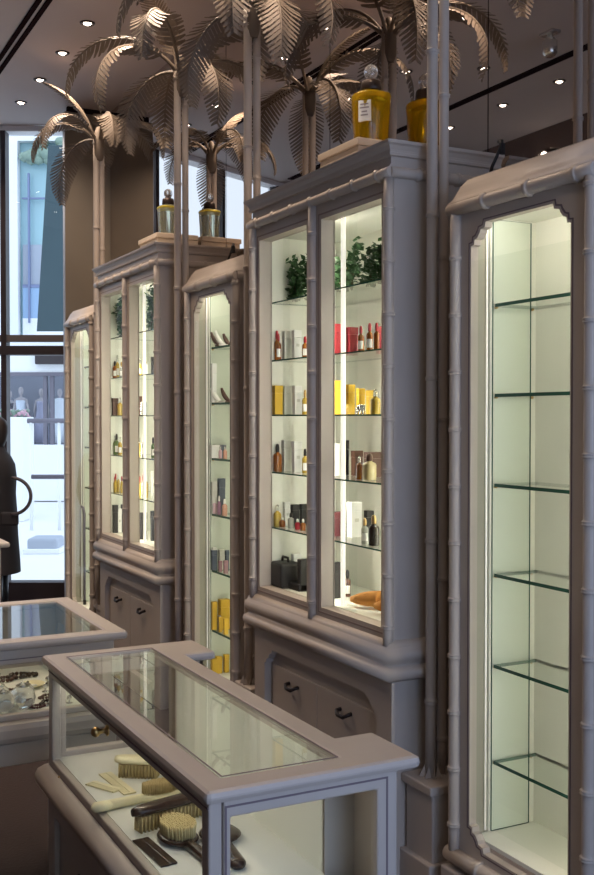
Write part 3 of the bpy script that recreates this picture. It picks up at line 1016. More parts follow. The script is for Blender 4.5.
# ------------------------------------------------------------------ glass display cases
c1 = empty('display_case', (.93, 2.44, 0), 'near glass-topped display case holding brushes and combs', 'display case', 'painted display cases with glass tops')
O = c1.location
B = lambda mb, n, m, bev=0.0, par=c1: mb.build(n, m, par, O, bev)
xs, ys = [.735, .80, 1.055, 1.12, 1.215], [1.80, 1.876, 1.995, 2.892, 3.02, 3.08]
mb = MB()
mb.plate(xs, ys, lambda i, j: not (i == 1 and 1 <= j <= 3) and not (i == 3 and j == 2), .874, .90, (0, 1, 2))
B(mb, 'top_frame', 'paint', .011)
B(MB().plate([.7965, .80, 1.055, 1.0585], [1.8725, 1.876, 3.02, 3.0235], lambda i, j: not (i == 1 and j == 1), .8995, .9006, (0, 1, 2)), 'inlay_line', 'paint_line')
B(MB().box(.798, 1.057, 1.874, 3.022, .888, .895), 'glass_top', 'glasstop')
# near and far ends: moulded frames with a glass light
for yy, n in ((1.826, 'end_frame'), (3.03, 'end_frame')):
    mb = MB()
    mb.plate([.7815, .797, 1.124, 1.172], [.585, .622, .836, .874], lambda i, j: not (i == 1 and j == 1), yy, yy + .028, (0, 2, 1))
    e = B(mb, n, 'paint', .004)
    B(MB().box(.799, 1.122, yy + .012, yy + .017, .624, .834), 'end_pane', 'glass', 0, e)
    g = MB()
    g.plate([.784, .788, 1.145, 1.149], [.598, .602, .856, .860], lambda i, j: not (i == 1 and j == 1), yy - .0012 if yy < 2 else yy + .027, yy + .001 if yy < 2 else yy + .0292, (0, 2, 1))
    B(g, 'groove_line', 'paint_line', 0, e)
# long front: sash with a big pane
mb = MB()
mb.plate([1.829, 1.866, 3.018, 3.056], [.562, .604, .842, .874], lambda i, j: not (i == 1 and j == 1), .752, .780, (1, 2, 0))
f_ = B(mb, 'front_sash', 'paint', .004)
B(MB().box(.764, .769, 1.868, 3.016, .606, .840), 'front_pane', 'glass', 0, f_)
g = MB()
g.box(.7505, .753, 1.83, 3.054, .8565, .8595).box(.7505, .753, 1.83, 3.054, .582, .585)
B(g, 'groove_line', 'paint_line', 0, f_)
# long back and the little piers behind the flanges
mb = MB()
mb.box(1.088, 1.104, 1.99, 2.895, .60, .874)
B(mb, 'back_panel', 'cream')
for ya_, yb_, e0, e1 in ((1.854, 1.995, 1.985, 1.995), (2.892, 3.03, 2.892, 2.902)):
    mb = MB()
    mb.box(1.088, 1.172, e0, e1, .585, .874)
    mb.box(1.162, 1.172, ya_, yb_, .585, .874)
    B(mb, 'pier', 'paint')
B(MB().box(.772, 1.088, 1.856, 3.03, .592, .606), 'lined_floor', 'mat')
mb = MB()
mb.sweep3([(0, .50), (.018, .508), (.030, .524), (.034, .545), (.026, .566), (.010, .580), (0, .584)], .752, .96, 1.826, 3.058, 0, True)
mb.sweep3([(-.0, .50), (.0, .584)], .752, 1.15, 1.826, 3.058, 0)
B(mb, 'base_moulding', 'paint')
mb = MB()
mb.box(.765, 1.165, 1.84, 3.045, .0, .585)
mb.plate([1.832, 1.90, 2.41, 2.47, 2.98, 3.052], [0, .09, .45, .52], lambda i, j: not (i in (1, 3) and j == 1), .748, .765, (1, 2, 0))
bc = B(mb, 'base_cabinet', 'paint', .004)
for y in (2.155, 2.725):
    h = MB()
    h.tube([(.765, y - .045, .36), (.742, y - .045, .355), (.735, y - .02, .345), (.735, y + .02, .345), (.742, y + .045, .355), (.765, y + .045, .36)], .006, 8)
    B(h, 'pull', 'pull', 0, bc)
k = MB()
k.lathe((.752, 2.47, .838), [(.013, 0), (.013, .004), (.006, .008), (.006, .020), (.011, .024), (.013, .032), (.008, .040), (0, .042)], (-1, 0, 0), 14)
B(k, 'lock_knob', 'brass', 0, f_)
B(MB().lathe((.752, 2.93, .578), [(.008, 0), (.008, .004), (.004, .006)], (-1, 0, 0), 10), 'lock', 'brass', 0, f_)

B(MB().tube([(.792, 1.90, .866), (.792, 2.98, .866)], .005, 8), 'light_tube', 'tube')  # unseen tube added under the front rail to brighten the case
# ---- brushes and combs lying on the case floor (z = ZB)
ZB = .6062


def lay(name, pos, rz, label, cat, group):
    return empty(name, (pos[0], pos[1], ZB), label, cat, group, rz)


def comb(pos, rz, L, W, m, label, teeth=26):
    o = lay('comb', pos, rz, label, 'comb', 'combs in the near display case')
    mb = MB()
    mb.box(-L / 2, L / 2, W * .05, W / 2, 0, .005)
    mb.build('spine', m, o, (0, 0, 0), .0015)
    mb = MB()
    mb.box(-L / 2, -L / 2 + .006, -W / 2, W * .05, .0005, .0045)
    mb.box(L / 2 - .006, L / 2, -W / 2, W * .05, .0005, .0045)
    for i in range(teeth):
        x = -L / 2 + .009 + (L - .018) * i / (teeth - 1)
        mb.box(x - L / teeth * .3, x + L / teeth * .3, -W / 2, W * .05, .0008, .0042)
    mb.build('teeth', m, o, (0, 0, 0))
    return o


def bristle_rows(mb, x0, x1, w, z0, z1, fn=None, nx=16, ny=5):
    for i in range(nx):
        for j in range(ny):
            x = x0 + (x1 - x0) * (i + .5) / nx
            y = -w / 2 + w * (j + .5) / ny
            if fn and not fn(x, y):
                continue
            r = min((x1 - x0) / nx, w / ny) * .47
            sl = .1 * (y / w)
            mb.lathe((x, y, z0), [(r * .8, 0), (r, (z1 - z0) * .7), (r * .9, z1 - z0)], (0.05 * rng.uniform(-1, 1), sl + .05 * rng.uniform(-1, 1), 1), 5)


def clothes_brush(pos, rz, L, W, m, label, flip, tuft='bristle', thick=.022):
    """Long brush; flip = bristles downwards, back uppermost."""
    o = lay('clothes_brush', pos, rz, label, 'brush', 'brushes in the near display case')
    bh = .036
    n = 14
    R = []
    zb = bh if flip else 0.0
    for i in range(n + 1):
        t = i / n
        x = -L / 2 + L * t
        w = W / 2 * max(.12, (1 - abs(2 * t - 1) ** 5)) ** .5
        R.append([Vector((x, w * math.cos(a) * 1.0, zb + thick / 2 + thick / 2 * math.sin(a) * (0.6 + .4 * w / (W / 2)))) for a in [2 * math.pi * q / 12 for q in range(12)]])
    MB().rings(R).build('back', m, o, (0, 0, 0))
    mb = MB()
    bristle_rows(mb, -L / 2 + .012, L / 2 - .012, W * .74, 0.0 if flip else thick, bh + .002 if flip else thick + bh, nx=int(L / .011), ny=5)
    mb.build('bristles', tuft, o, (0, 0, 0))
    return o


def hair_brush(pos, rz, L, W, m, label, up=True, bristles=True, hl=.50):
    """Oval head with a tapering handle towards +x."""
    o = lay('hair_brush', pos, rz, label, 'hairbrush', 'brushes in the near display case')
    hL = L * hl
    prof = []
    N = 26
    for i in range(N + 1):
        t = i / N
        x = -hL / 2 + L * t
        if x < hL * .44:
            q = max(0.0, 1 - (x / (hL / 2)) ** 2)
            w = W / 2 * math.sqrt(q)
            w = max(w, .004)
            if x > 0:
                w = max(w, .012)
        else:
            e = (x - hL * .44) / (L - hL * .94)
            w = .011 + .010 * e if e < .85 else .0195 * math.sqrt(max(.02, 1 - ((e - .85) / .15) ** 2))
        prof.append((x, w))
    th = .012
    z0 = th if up else th + (.032 if bristles else 0)
    R = [[Vector((x, w * math.cos(a), z0 + th * (.75 if w > .022 else 1) * math.sin(a) * min(1, w / .012))) for a in [2 * math.pi * q / 12 for q in range(12)]] for x, w in prof]
    MB().rings(R).build('back_and_handle', m, o, (0, 0, 0))
    if bristles:
        mb = MB()
        za, zb = (z0 + th * .6, z0 + th * .6 + .030) if up else (0, .034)
        bristle_rows(mb, -hL / 2 * .86, hL / 2 * .86, W * .80, za, zb, lambda x, y: (x / (hL / 2 * .88)) ** 2 + (y / (W / 2 * .82)) ** 2 < 1, 22, 14)
        mb.build('bristles', 'padbristle' if m == 'tortoise' and up else 'bristle', o, (0, 0, 0))
    return o


comb((.818, 2.725), math.radians(-62), .105, .034, 'ivory', 'small ivory comb nearest the front glass of the near case')
comb((.858, 2.735), math.radians(-86), .185, .036, 'ivory', 'long ivory comb lying between the small comb and the ivory brushes', 34)
clothes_brush((.930, 2.765), math.radians(-35), .135, .055, 'ivory', 'rounded ivory brush standing on its bristles at the back', True)
hair_brush((.925, 2.575), math.radians(184), .25, .050, 'ivory', 'ivory handled brush with tan bristles upwards, handle towards the front glass', True, True, .48)
clothes_brush((.893, 2.415), math.radians(12), .215, .05, 'tortoise', 'long dark brush resting on pale bristles in the middle of the case', True, 'bristle', .026)
hair_brush((.868, 2.300), math.radians(-84), .29, .092, 'tortoise', 'dark hairbrush lying with its pale oval bristle pad upwards', True, True, .42)
comb((.797, 2.262), math.radians(-86), .165, .040, 'tortoise', 'dark tortoiseshell comb beside the front glass')
hair_brush((.962, 2.27), math.radians(-100), .25, .10, 'tortoise', 'dark oval hand mirror or brush lying face down near the case end', False, False, .45)

# second case: wider, on legs, full of trinkets
c2 = empty('display_case', (.42, 3.67, 0), 'wider glass-topped display case on legs, full of glass and trinkets', 'display case', 'painted display cases with glass tops')
O2 = c2.location
B2 = lambda mb, n, m, bev=0.0, par=c2: mb.build(n, m, par, O2, bev)
B2(MB().plate([-.25, -.17, 1.005, 1.075], [3.30, 3.365, 3.975, 4.04], lambda i, j: not (i == 1 and j == 1), .872, .90, (0, 1, 2)), 'top_frame', 'paint', .011)
B2(MB().box(-.172, 1.007, 3.363, 3.977, .888, .895), 'glass_top', 'glasstop')
mb = MB()
mb.plate([-.21, -.16, .985, 1.035], [.645, .665, .822, .872], lambda i, j: not (i == 1 and j == 1), 3.325, 3.352, (0, 2, 1))
s2 = B2(mb, 'front_sash', 'paint', .004)
B2(MB().box(-.158, .983, 3.337, 3.342, .667, .820), 'front_pane', 'glass', 0, s2)
B2(MB().box(-.2, 1.03, 3.3238, 3.326, .838, .841), 'groove_line', 'paint_line', 0, s2)
mb = MB()
mb.plate([3.352, 3.40, 3.95, 4.0], [.645, .665, .822, .872], lambda i, j: not (i == 1 and j == 1), 1.008, 1.035, (1, 2, 0))
s3 = B2(mb, 'end_sash', 'paint', .004)
B2(MB().box(1.018, 1.023, 3.402, 3.948, .667, .820), 'end_pane', 'glass', 0, s3)
mb = MB()
mb.box(-.21, -.18, 3.352, 4.0, .645, .872).box(-.21, 1.035, 3.98, 4.01, .645, .872)
B2(mb, 'back_panel', 'paint')
B2(MB().box(-.18, 1.008, 3.352, 3.98, .645, .658), 'lined_floor', 'mat')
mb = MB()
mb.box(-.24, 1.06, 3.30, 4.03, .575, .645)
B2(mb, 'base_moulding', 'paint', .022, c2)
B2(MB().box(-.215, 1.04, 3.32, 4.01, .505, .575), 'apron', 'paint', .004)
for x in (-.18, 1.0):
    for y in (3.36, 3.97):
        B2(MB().lathe((x, y, 0), [(.018, 0), (.02, .05), (.03, .40), (.034, .505)], seg=4, rz=math.pi / 4), 'leg', 'paint', .003)

B2(MB().tube([(-.15, 3.372, .862), (.97, 3.372, .862)], .005, 8), 'light_tube', 'softtube')  # another tube added out of sight, to lift the light on the trinkets
# third case, only a corner of it in view
c3 = empty('display_case', (.8, 6.3, 0), 'far display case whose pale corner shows in front of the person', 'display case', 'painted display cases with glass tops')
O3 = c3.location
MB().plate([.30, .38, 1.17, 1.25], [5.93, 6.0, 6.5, 6.57], lambda i, j: not (i == 1 and j == 1), .872, .90, (0, 1, 2)).build('top_frame', 'paint', c3, O3, .011)
MB().box(.378, 1.172, 5.998, 6.502, .886, .893).build('glass_top', 'glasstop', c3, O3)
mb = MB()
mb.box(.33, 1.205, 5.965, 6.54, 0, .60)
for x in (.33, 1.165):
    for y in (5.965, 6.50):
        mb.box(x, x + .04, y, y + .04, .60, .872)
mb.build('body', 'paint', c3, O3, .004)
mb = MB()
mb.box(.37, 1.165, 5.975, 5.98, .60, .872).box(1.195, 1.2, 6.005, 6.50, .60, .872)
mb.build('glass_side', 'glass', c3, O3)

# ---- trinkets in the second case
ZT2 = .6582


def jar(x, y, r, label):
    o = empty('glass_jar', (x, y, ZT2), label, 'jar', 'round glass jars in the second case')
    MB().lathe((x, y, ZT2), [(r * .5, 0), (r * .9, r * .4), (r, r * .9), (r * .85, r * 1.4), (r * .5, r * 1.7)], seg=20).build('bowl', 'crystal', o, o.location)
    MB().lathe((x, y, ZT2 + r * 1.7), [(r * .5, 0), (r * .52, r * .1), (r * .2, r * .25), (r * .14, r * .32), (0, r * .45)], seg=16).build('lid', 'silver', o, o.location)


def beads(x, y, s, m, label):
    o = empty('bead_string', (x, y, ZT2), label, 'beads', 'bead strings in the second case')
    mb = MB()
    for i in range(22):
        a = i / 22 * 6.283
        rr = s * (1 + .25 * math.sin(3 * a + x * 40))
        p = (x + rr * math.cos(a), y + rr * .6 * math.sin(a), ZT2)
        R = s * .17
        mb.lathe(p, [(0, 0), (R * .8, R * .4), (R, R), (R * .8, R * 1.6), (0, R * 2)], seg=7)
    mb.build('beads', m, o, o.location)
    MB().lathe((x + s * 1.15, y, ZT2), [(.004, 0), (.006, .004), (.004, .01)], seg=8).build('clasp', 'silver', o, o.location)


def trinket(x, y, s, label):
    o = empty('silver_trinket', (x, y, ZT2), label, 'trinket', 'silver trinkets in the second case')
    MB().lathe((x, y, ZT2), [(s * .7, 0), (s * .72, s * .15), (s * .2, s * .3), (s * .18, s * .6), (s * .5, s * .9), (s * .55, s * 1.3), (s * .3, s * 1.6), (0, s * 1.7)], seg=12).build('figure', 'silver', o, o.location)
    MB().lathe((x + s * .2, y - s * .2, ZT2 + s * 1.5), [(0, 0), (s * .25, s * .15), (s * .2, s * .4), (0, s * .5)], seg=8).build('finial', 'tortoise', o, o.location)


jar(.755, 3.41, .042, 'largest round glass jar by the front glass of the second case')
jar(.700, 3.50, .034, 'smaller glass jar behind the largest jar at the photo edge')
jar(.690, 3.395, .036, 'glass jar cut by the left photo edge at the front glass')
jar(.795, 3.53, .026, 'small glass jar behind the largest jar, to its right')
beads(.850, 3.42, .036, 'tortoise', 'brown bead string at the right front of the second case')
beads(.862, 3.50, .030, 'b_brown', 'small brown bead string behind the front one')
beads(.745, 3.62, .035, 'b_brown', 'bead string lying behind the small glass jars')
beads(.840, 3.82, .045, 'tortoise', 'dark bead string near the back of the second case')
beads(.775, 3.80, .040, 'b_brown', 'bead string at the back left of the second case')
beads(.800, 3.40, .026, 'b_wine', 'small dark red bead string right of the largest jar')
trinket(.900, 3.66, .020, 'silver trinket at the right, behind the bead strings')
trinket(.735, 3.72, .024, 'silver trinket in the middle of the left side')
trinket(.815, 3.62, .018, 'small silver trinket in the centre of the second case')
trinket(.770, 3.90, .020, 'silver trinket farthest back in the second case')
trinket(.905, 3.40, .016, 'tiny silver trinket in the right front corner')
trinket(.870, 3.58, .017, 'tiny silver trinket between bead strings and back')
o = empty('cream_dish', (.845, 3.665, ZT2), 'flat cream dish lying in the middle of the second case', 'dish')
MB().lathe(o.location, [(.02, 0), (.03, .004), (.045, .012), (.043, .014), (.02, .006)], seg=20).build('bowl', 'ivory', o, o.location)
MB().lathe(o.location, [(.018, .0065), (.0, .0075)], seg=16).build('centre', 'whitelabel', o, o.location)

# ------------------------------------------------------------------ goods on the cabinet shelves
# (kind colour cap, x, y, apparent width, height), left to right on each shelf
M1_ITEMS = [
  (1,'L',[('bottle amber red',2.030,4.145,0.022,0.132),('bottle amber red',2.036,4.145,0.026,0.119),('box grey',2.077,4.145,0.042,0.128),('box white',2.080,4.052,0.043,0.126),('bottle amber red',2.060,3.934,0.025,0.093)]),
  (1,'R',[('box red',2.080,3.690,0.052,0.125),('box crimson',2.140,3.677,0.049,0.113),('bottle amber red',2.070,3.490,0.025,0.104),('bottle amber red',2.060,3.408,0.026,0.108),('bottle amber red',2.060,3.358,0.022,0.105),('box red',2.180,3.520,0.039,0.106)]),
  (2,'L',[('box yellow',2.030,4.145,0.048,0.127),('bottle gold clear',2.030,4.145,0.031,0.097),('box grey',2.076,4.145,0.044,0.126),('box white',2.080,4.047,0.043,0.124),('bottle gold gold',2.070,3.953,0.025,0.106)]),
  (2,'R',[('box yellow',2.100,3.726,0.053,0.138),('box yellow',2.170,3.741,0.037,0.123),('box yellow',2.170,3.660,0.036,0.105),('box yellow',2.170,3.583,0.036,0.096),('box yellow',2.050,3.546,0.023,0.039),('ornament silver',2.060,3.467,0.050,0.042),('bottle gold clear',2.060,3.365,0.034,0.094)]),
  (3,'L',[('bottle amber dark',2.030,4.145,0.035,0.123),('box grey',2.074,4.145,0.042,0.137),('box white',2.080,4.050,0.046,0.134),('bottle gold dark',2.070,3.953,0.025,0.106)]),
  (3,'R',[('box grey',2.080,3.707,0.036,0.133),('box black',2.160,3.761,0.025,0.144),('box brown',2.180,3.705,0.049,0.102),('box brown',2.180,3.580,0.072,0.100),('bottle amber clear',2.050,3.467,0.021,0.092),('bottle cream amber',2.070,3.425,0.049,0.103)]),
  (4,'L',[('bottle gold clear',2.030,4.145,0.031,0.097),('box white',2.078,4.145,0.031,0.106),('box black',2.118,4.145,0.040,0.093),('box black',2.163,4.145,0.040,0.094),('bottle amber white',2.040,4.110,0.024,0.044),('bottle clear dark',2.050,4.046,0.026,0.069),('bottle red white',2.050,3.984,0.021,0.047),('bottle amber white',2.050,3.933,0.021,0.051)]),
  (4,'R',[('box wine',2.090,3.708,0.053,0.097),('box white',2.130,3.640,0.060,0.140),('box black',2.190,3.627,0.040,0.105),('bottle clear gold',2.050,3.425,0.027,0.099),('bottle dark gold',2.050,3.359,0.037,0.116)]),
  (5,'L',[('case black',2.046,4.145,0.079,0.128),('box white',2.100,4.096,0.044,0.140),('boot black',2.060,3.948,0.047,0.136)]),
  (5,'R',[('box black',2.100,3.738,0.041,0.147),('bottle brown brown',2.160,3.748,0.029,0.111)]),
]
M2_ITEMS = [
  (1,'L',[('bottle amber dark',2.030,6.505,0.026,0.109),('bottle gold clear',2.048,6.505,0.026,0.147),('bottle clear gold',2.050,6.419,0.025,0.101)]),
  (1,'R',[('bottle gold clear',2.060,6.087,0.024,0.103),('box white',2.090,6.077,0.033,0.073),('bottle gold gold',2.170,6.315,0.025,0.157),('box black',2.130,6.051,0.024,0.115)]),
  (2,'L',[('box brown',2.030,6.505,0.045,0.109),('bottle gold clear',2.050,6.449,0.032,0.114)]),
  (2,'R',[('box brown',2.120,6.245,0.037,0.118),('bottle clear white',2.050,5.984,0.036,0.125)]),
  (3,'L',[('bottle green clear',2.030,6.505,0.022,0.121),('bottle green dark',2.040,6.505,0.029,0.134),('bottle gold clear',2.050,6.449,0.025,0.114)]),
  (3,'R',[('bottle gold clear',2.050,6.067,0.018,0.115),('bottle clear white',2.050,5.993,0.030,0.137),('bottle green dark',2.060,5.852,0.023,0.123)]),
  (4,'L',[('bottle gold red',2.030,6.505,0.019,0.102),('bottle gold red',2.035,6.505,0.019,0.122),('bottle gold white',2.050,6.484,0.017,0.121),('bottle gold red',2.050,6.419,0.019,0.108)]),
  (4,'R',[('bottle gold red',2.050,6.067,0.018,0.127),('bottle clear red',2.050,6.002,0.018,0.137),('bottle gold white',2.050,5.939,0.018,0.142),('box grey',2.130,6.056,0.027,0.151)]),
  (5,'L',[('box black',2.030,6.505,0.038,0.179),('box white',2.056,6.505,0.035,0.154),('box black',2.079,6.505,0.022,0.180)]),
  (5,'R',[('box black',2.070,6.070,0.054,0.163),('box black',2.100,5.975,0.030,0.179)]),
]
N2_ITEMS = [
  (0,'',[('horn white',2.125,5.087,0.031,0.073),('horn brown',2.125,5.087,0.031,0.079),('horn white',2.125,5.005,0.031,0.083),('horn brown',2.194,5.087,0.053,0.074)]),
  (1,'',[('box clear',2.125,5.087,0.031,0.204),('horn white',2.125,5.087,0.026,0.079),('horn white',2.130,5.070,0.031,0.078),('horn brown',2.183,5.087,0.053,0.079)]),
  (2,'',[('box white',2.125,5.087,0.058,0.068),('box blue',2.171,5.087,0.042,0.068),('bottle pink clear',2.125,5.087,0.024,0.073),('bottle pink clear',2.125,5.087,0.016,0.073),('bottle plum clear',2.132,5.087,0.016,0.068),('bottle pink clear',2.130,5.013,0.018,0.067),('bottle peach clear',2.130,4.951,0.020,0.067)]),
  (3,'',[('box white',2.125,5.087,0.021,0.162),('box grey',2.125,5.087,0.034,0.167),('box blue',2.166,5.087,0.042,0.184),('bottle pink white',2.125,5.087,0.026,0.089),('bottle plum white',2.125,5.087,0.018,0.079),('bottle plum white',2.130,5.030,0.021,0.099),('bottle peach white',2.130,4.957,0.026,0.087)]),
  (4,'',[('box grey',2.125,5.087,0.026,0.120),('box blue',2.125,5.087,0.034,0.105),('box grey',2.166,5.087,0.032,0.105),('box blue',2.199,5.087,0.024,0.100),('box lilac',2.125,5.087,0.018,0.068),('box blue',2.125,5.087,0.018,0.063),('box rose',2.129,5.087,0.026,0.058),('box rose',2.130,5.016,0.021,0.057),('box rose',2.130,4.945,0.026,0.067)]),
  (5,'',[('box yellow',2.125,5.087,0.031,0.136),('box yellow',2.125,5.087,0.034,0.147),('box yellow',2.177,5.087,0.063,0.158),('box white',2.169,5.087,0.058,0.074),('box gold',2.126,5.087,0.031,0.073),('box gold',2.130,5.016,0.021,0.078),('box gold',2.130,4.945,0.026,0.082)]),
  (6,'',[('box yellow',2.125,5.087,0.042,0.079),('box yellow',2.151,5.087,0.037,0.089),('box yellow',2.194,5.087,0.032,0.095)]),
]

CAPS = {'red': 'b_red', 'clear': 'crystal', 'gold': 'brass', 'dark': 'b_black', 'white': 'whitelabel', 'amber': 'b_brown', 'brown': 'b_black'}
CNAME = {'red': 'red', 'amber': 'amber', 'gold': 'golden', 'clear': 'clear', 'cream': 'cream', 'green': 'green', 'dark': 'dark', 'brown': 'brown', 'pink': 'pink', 'plum': 'plum', 'peach': 'peach'}
CAPN = {'red': 'red cap', 'clear': 'glass stopper', 'gold': 'gold cap', 'dark': 'black cap', 'white': 'white cap', 'amber': 'brown cap', 'brown': 'dark cap'}
SHELF = ['top', 'second', 'third', 'fourth', 'fifth', 'lowest', 'bottom']


def good(spec, x, y, z, w, h, label, group):
    p = spec.split()
    kind = p[0]
    face = math.atan2(-y, -x)
    if kind == 'bottle':
        o = empty('perfume_bottle', (x, y, z), label, 'bottle', group)
        L = o.location
        r = w / 2
        sq = 3.5 if w / h > .28 else 2.0
        MB().lathe(L, [(r * .92, 0), (r, h * .02), (r, h * .56), (r * .85, h * .62), (r * .42, h * .67), (r * .40, h * .71)], seg=14, power=sq).build('glass_body', 'g_' + p[1], o, L)
        MB().lathe(L, [(r * .46, h * .70), (r * .52, h * .72), (r * .52, h * .86), (r * .4, h * .96), (0, h)], seg=10).build('cap', CAPS[p[2]], o, L)
        if w > .022:
            lb = MB()
            ring0, ring1 = [], []
            rr = r * 1.03
            for k in range(7):
                a = face + (k - 3) * .27
                ring0.append((x + rr * math.cos(a), y + rr * math.sin(a), z + h * .12))
                ring1.append((x + rr * math.cos(a), y + rr * math.sin(a), z + h * .42))
            n = 7
            lb.add(ring0 + ring1, [(i, i + 1, n + i + 1, n + i) for i in range(n - 1)], 0, True)
            if sq == 2.0:
                lb.build('paper_label', 'whitelabel', o, L, fix=False)
    elif kind == 'box':
        o = empty('carton', (x, y, z), label, 'carton', group)
        L = o.location
        a, c = w * .80, w * .62
        m = 'b_' + {'clear': 'white', 'gold': 'yellow'}.get(p[1], p[1])
        MB().box(x - a / 2, x + a / 2, y - c / 2, y + c / 2, z, z + h * .74).build('box_base', m, o, L, .0012)
        MB().box(x - a / 2 - .0008, x + a / 2 + .0008, y - c / 2 - .0008, y + c / 2 + .0008, z + h * .745, z + h).build('box_lid', m, o, L, .0012)
        if p[1] == 'white' and h > .08:
            lb = MB()
            lb.box(x - a * .2, x + a * .2, y - c / 2 - .0016, y - c / 2 - .0006, z + h * .44, z + h * .54)
            lb.build('printed_label', 'b_grey', o, L)
    elif kind == 'horn':
        o = empty('carved_horn', (x, y, z), label, 'horn', group)
        L = o.location
        m = 'whitelabel' if p[1] == 'white' else 'b_brown'
        path = [(x - .01 + .02 * t, y + .035 - .07 * t ** 1.6, z + .006 + (h - .008) * (1 - t) ** 1.5) for t in [i / 8 for i in range(9)]]
        MB().tube(path, [.006 + .006 * math.sin(i / 8 * 3.1) for i in range(9)], 10).build('horn', m, o, L)
        MB().obox((x + .008, y - .03, z + .004), (.04, .03, .008)).build('foot', m, o, L, .002)
    elif kind == 'ornament':
        o = empty('silver_ornament', (x, y, z), label, 'ornament', group)
        L = o.location
        mb = MB()
        mb.lathe((x, y + .012, z + h * .55), [(0, -.012), (.012, -.008), (.0145, 0), (.011, .012), (0, .018)], (0, 1, .15), 12)
        mb.lathe((x, y - .008, z + h * .68), [(0, -.009), (.008, -.005), (.009, 0), (.006, .007), (0, .01)], (0, 1, 0), 10)
        mb.tube([(x, y - .015, z + h * .65), (x, y - .024, z + h * .4), (x, y - .028, z + h * .1)], [.004, .003, .002], 7)
        for dx in (-.006, .006):
            for dy in (0, .022):
                mb.tube([(x + dx, y + dy, z), (x + dx, y + dy, z + h * .5)], .004, 7)
        mb.build('figure', 'silver', o, L)
        e = MB()
        for dx in (-1, 1):
            e.lathe((x + dx * .009, y - .006, z + h * .72), [(.008, 0), (.007, .002), (0, .003)], (dx, -.2, 0), 10)
        e.build('ear', 'silver', o, L)
    elif kind == 'case':
        o = empty('black_case', (x, y, z), label, 'case', group)
        L = o.location
        MB().box(x - .05, x + .05, y - .06, y + .055, z, z + h * .86).build('case_body', 'black', o, L, .012)
        MB().tube([(x, y - .03, z + h * .85), (x, y - .025, z + h), (x, y + .025, z + h), (x, y + .03, z + h * .85)], .006, 7).build('handle', 'black', o, L)
    else:
        o = empty('display_stand', (x, y, z), label, 'stand', group)
        L = o.location
        MB().box(x - .02, x + .03, y - .012, y + .022, z, z + h).build('upright', 'black', o, L, .004)
        MB().box(x - .03, x + .03, y - .012, y + .09, z, z + h * .22).build('foot', 'black', o, L, .006)
    return o


def describe(spec):
    p = spec.split()
    if p[0] == 'bottle':
        return CNAME[p[1]] + ' bottle with ' + CAPN[p[2]]
    if p[0] == 'box':
        return {'crimson': 'dark red', 'wine': 'deep wine-red', 'clear': 'pale stacked', 'gold': 'low golden'}.get(p[1], p[1]) + ' carton'
    return {'horn': p[1] + ' carved horn', 'ornament': 'silver elephant-like ornament', 'case': 'black handled case', 'boot': 'black L-shaped stand'}[p[0]]


def stock(items, zs, where, with_door, group, ylim):
    for sh, door, row in items:
        z0 = zs[sh] + .0006
        desc = [describe(r[0]) for r in row]
        place = (SHELF[sh] + ' shelf' if sh < len(zs) - 1 else 'cabinet floor')
        for i, (spec, x, y, w, h) in enumerate(row):
            y = min(y, ylim - {'box': .34 * w, 'bottle': .5 * w, 'horn': .038, 'case': .062}.get(spec.split()[0], .03))
            same = [k for k, d in enumerate(desc) if d == desc[i]]
            n, q = len(same), same.index(i)
            o_ = '' if n == 1 else {2: ['left ', 'right '], 3: ['left ', 'middle ', 'right ']}.get(n, ['leftmost ', 'second ', 'third ', 'fourth ', 'fifth '])[q]
            dr = (', left door' if door == 'L' else ', right door') if with_door else ''
            good(spec, x, y, z0, w, h, o_ + desc[i] + ', ' + place + dr + ' of ' + where, group + ', ' + place)


stock(M1_ITEMS, ZT + [.859], 'nearer tall cabinet', True, 'goods in the nearer tall cabinet', TALL_Y[0] + .524)
stock(M2_ITEMS, ZT + [.859], 'farther tall cabinet', True, 'goods in the farther tall cabinet', TALL_Y[1] + .524)
stock(N2_ITEMS, ZS + [.25], 'the filled narrow cabinet', False, 'goods in the narrow cabinet', SLIM_Y[1] + .236)


def garland(x, y0, y1, z, hgt, n, label):
    """Leafy sprig arrangement lying along a shelf."""
    o = empty('leafy_garland', (x, (y0 + y1) / 2, z), label, 'garland', 'leafy garlands on the top shelves')
    L = o.location
    r = random.Random(int(y0 * 1000))
    st = MB()
    lf = MB()
    for s in range(n):
        y = y0 + (y1 - y0) * (s + .5) / n + r.uniform(-.01, .01)
        hh = hgt * r.uniform(.45, 1.0)
        top = Vector((x + r.uniform(-.022, .022), y + r.uniform(-.02, .02), z + hh))
        base = Vector((x + r.uniform(-.02, .02), y, z + .004))
        st.tube([base, base.lerp(top, .5) + Vector((r.uniform(-.01, .01), r.uniform(-.01, .01), 0)), top], [.003, .0025, .0015], 5)
        for k in range(30):
            p = base.lerp(top, .12 + .88 * k / 15) + Vector((r.uniform(-.016, .016), r.uniform(-.016, .016), r.uniform(-.006, .006)))
            d = Vector((r.uniform(-1, 1), r.uniform(-1, 1), r.uniform(-.3, .8))).normalized()
            w = d.cross(Vector((r.uniform(-1, 1), r.uniform(-1, 1), 1))).normalized()
            l, b = r.uniform(.022, .036), r.uniform(.010, .015)
            tip = p + d * l
            tip.z, p.z = max(tip.z, z + .004), max(p.z, z + .004)
            lf.add([p, p + d * l * .45 + w * b, tip, p + d * l * .45 - w * b, p + d * l * .5 + d.cross(w) * .003], [(0, 1, 4), (1, 2, 4), (2, 3, 4), (3, 0, 4)])
    st.build('stems', 'stem', o, L)
    lf.build('leaves', 'leaf', o, L, fix=False)


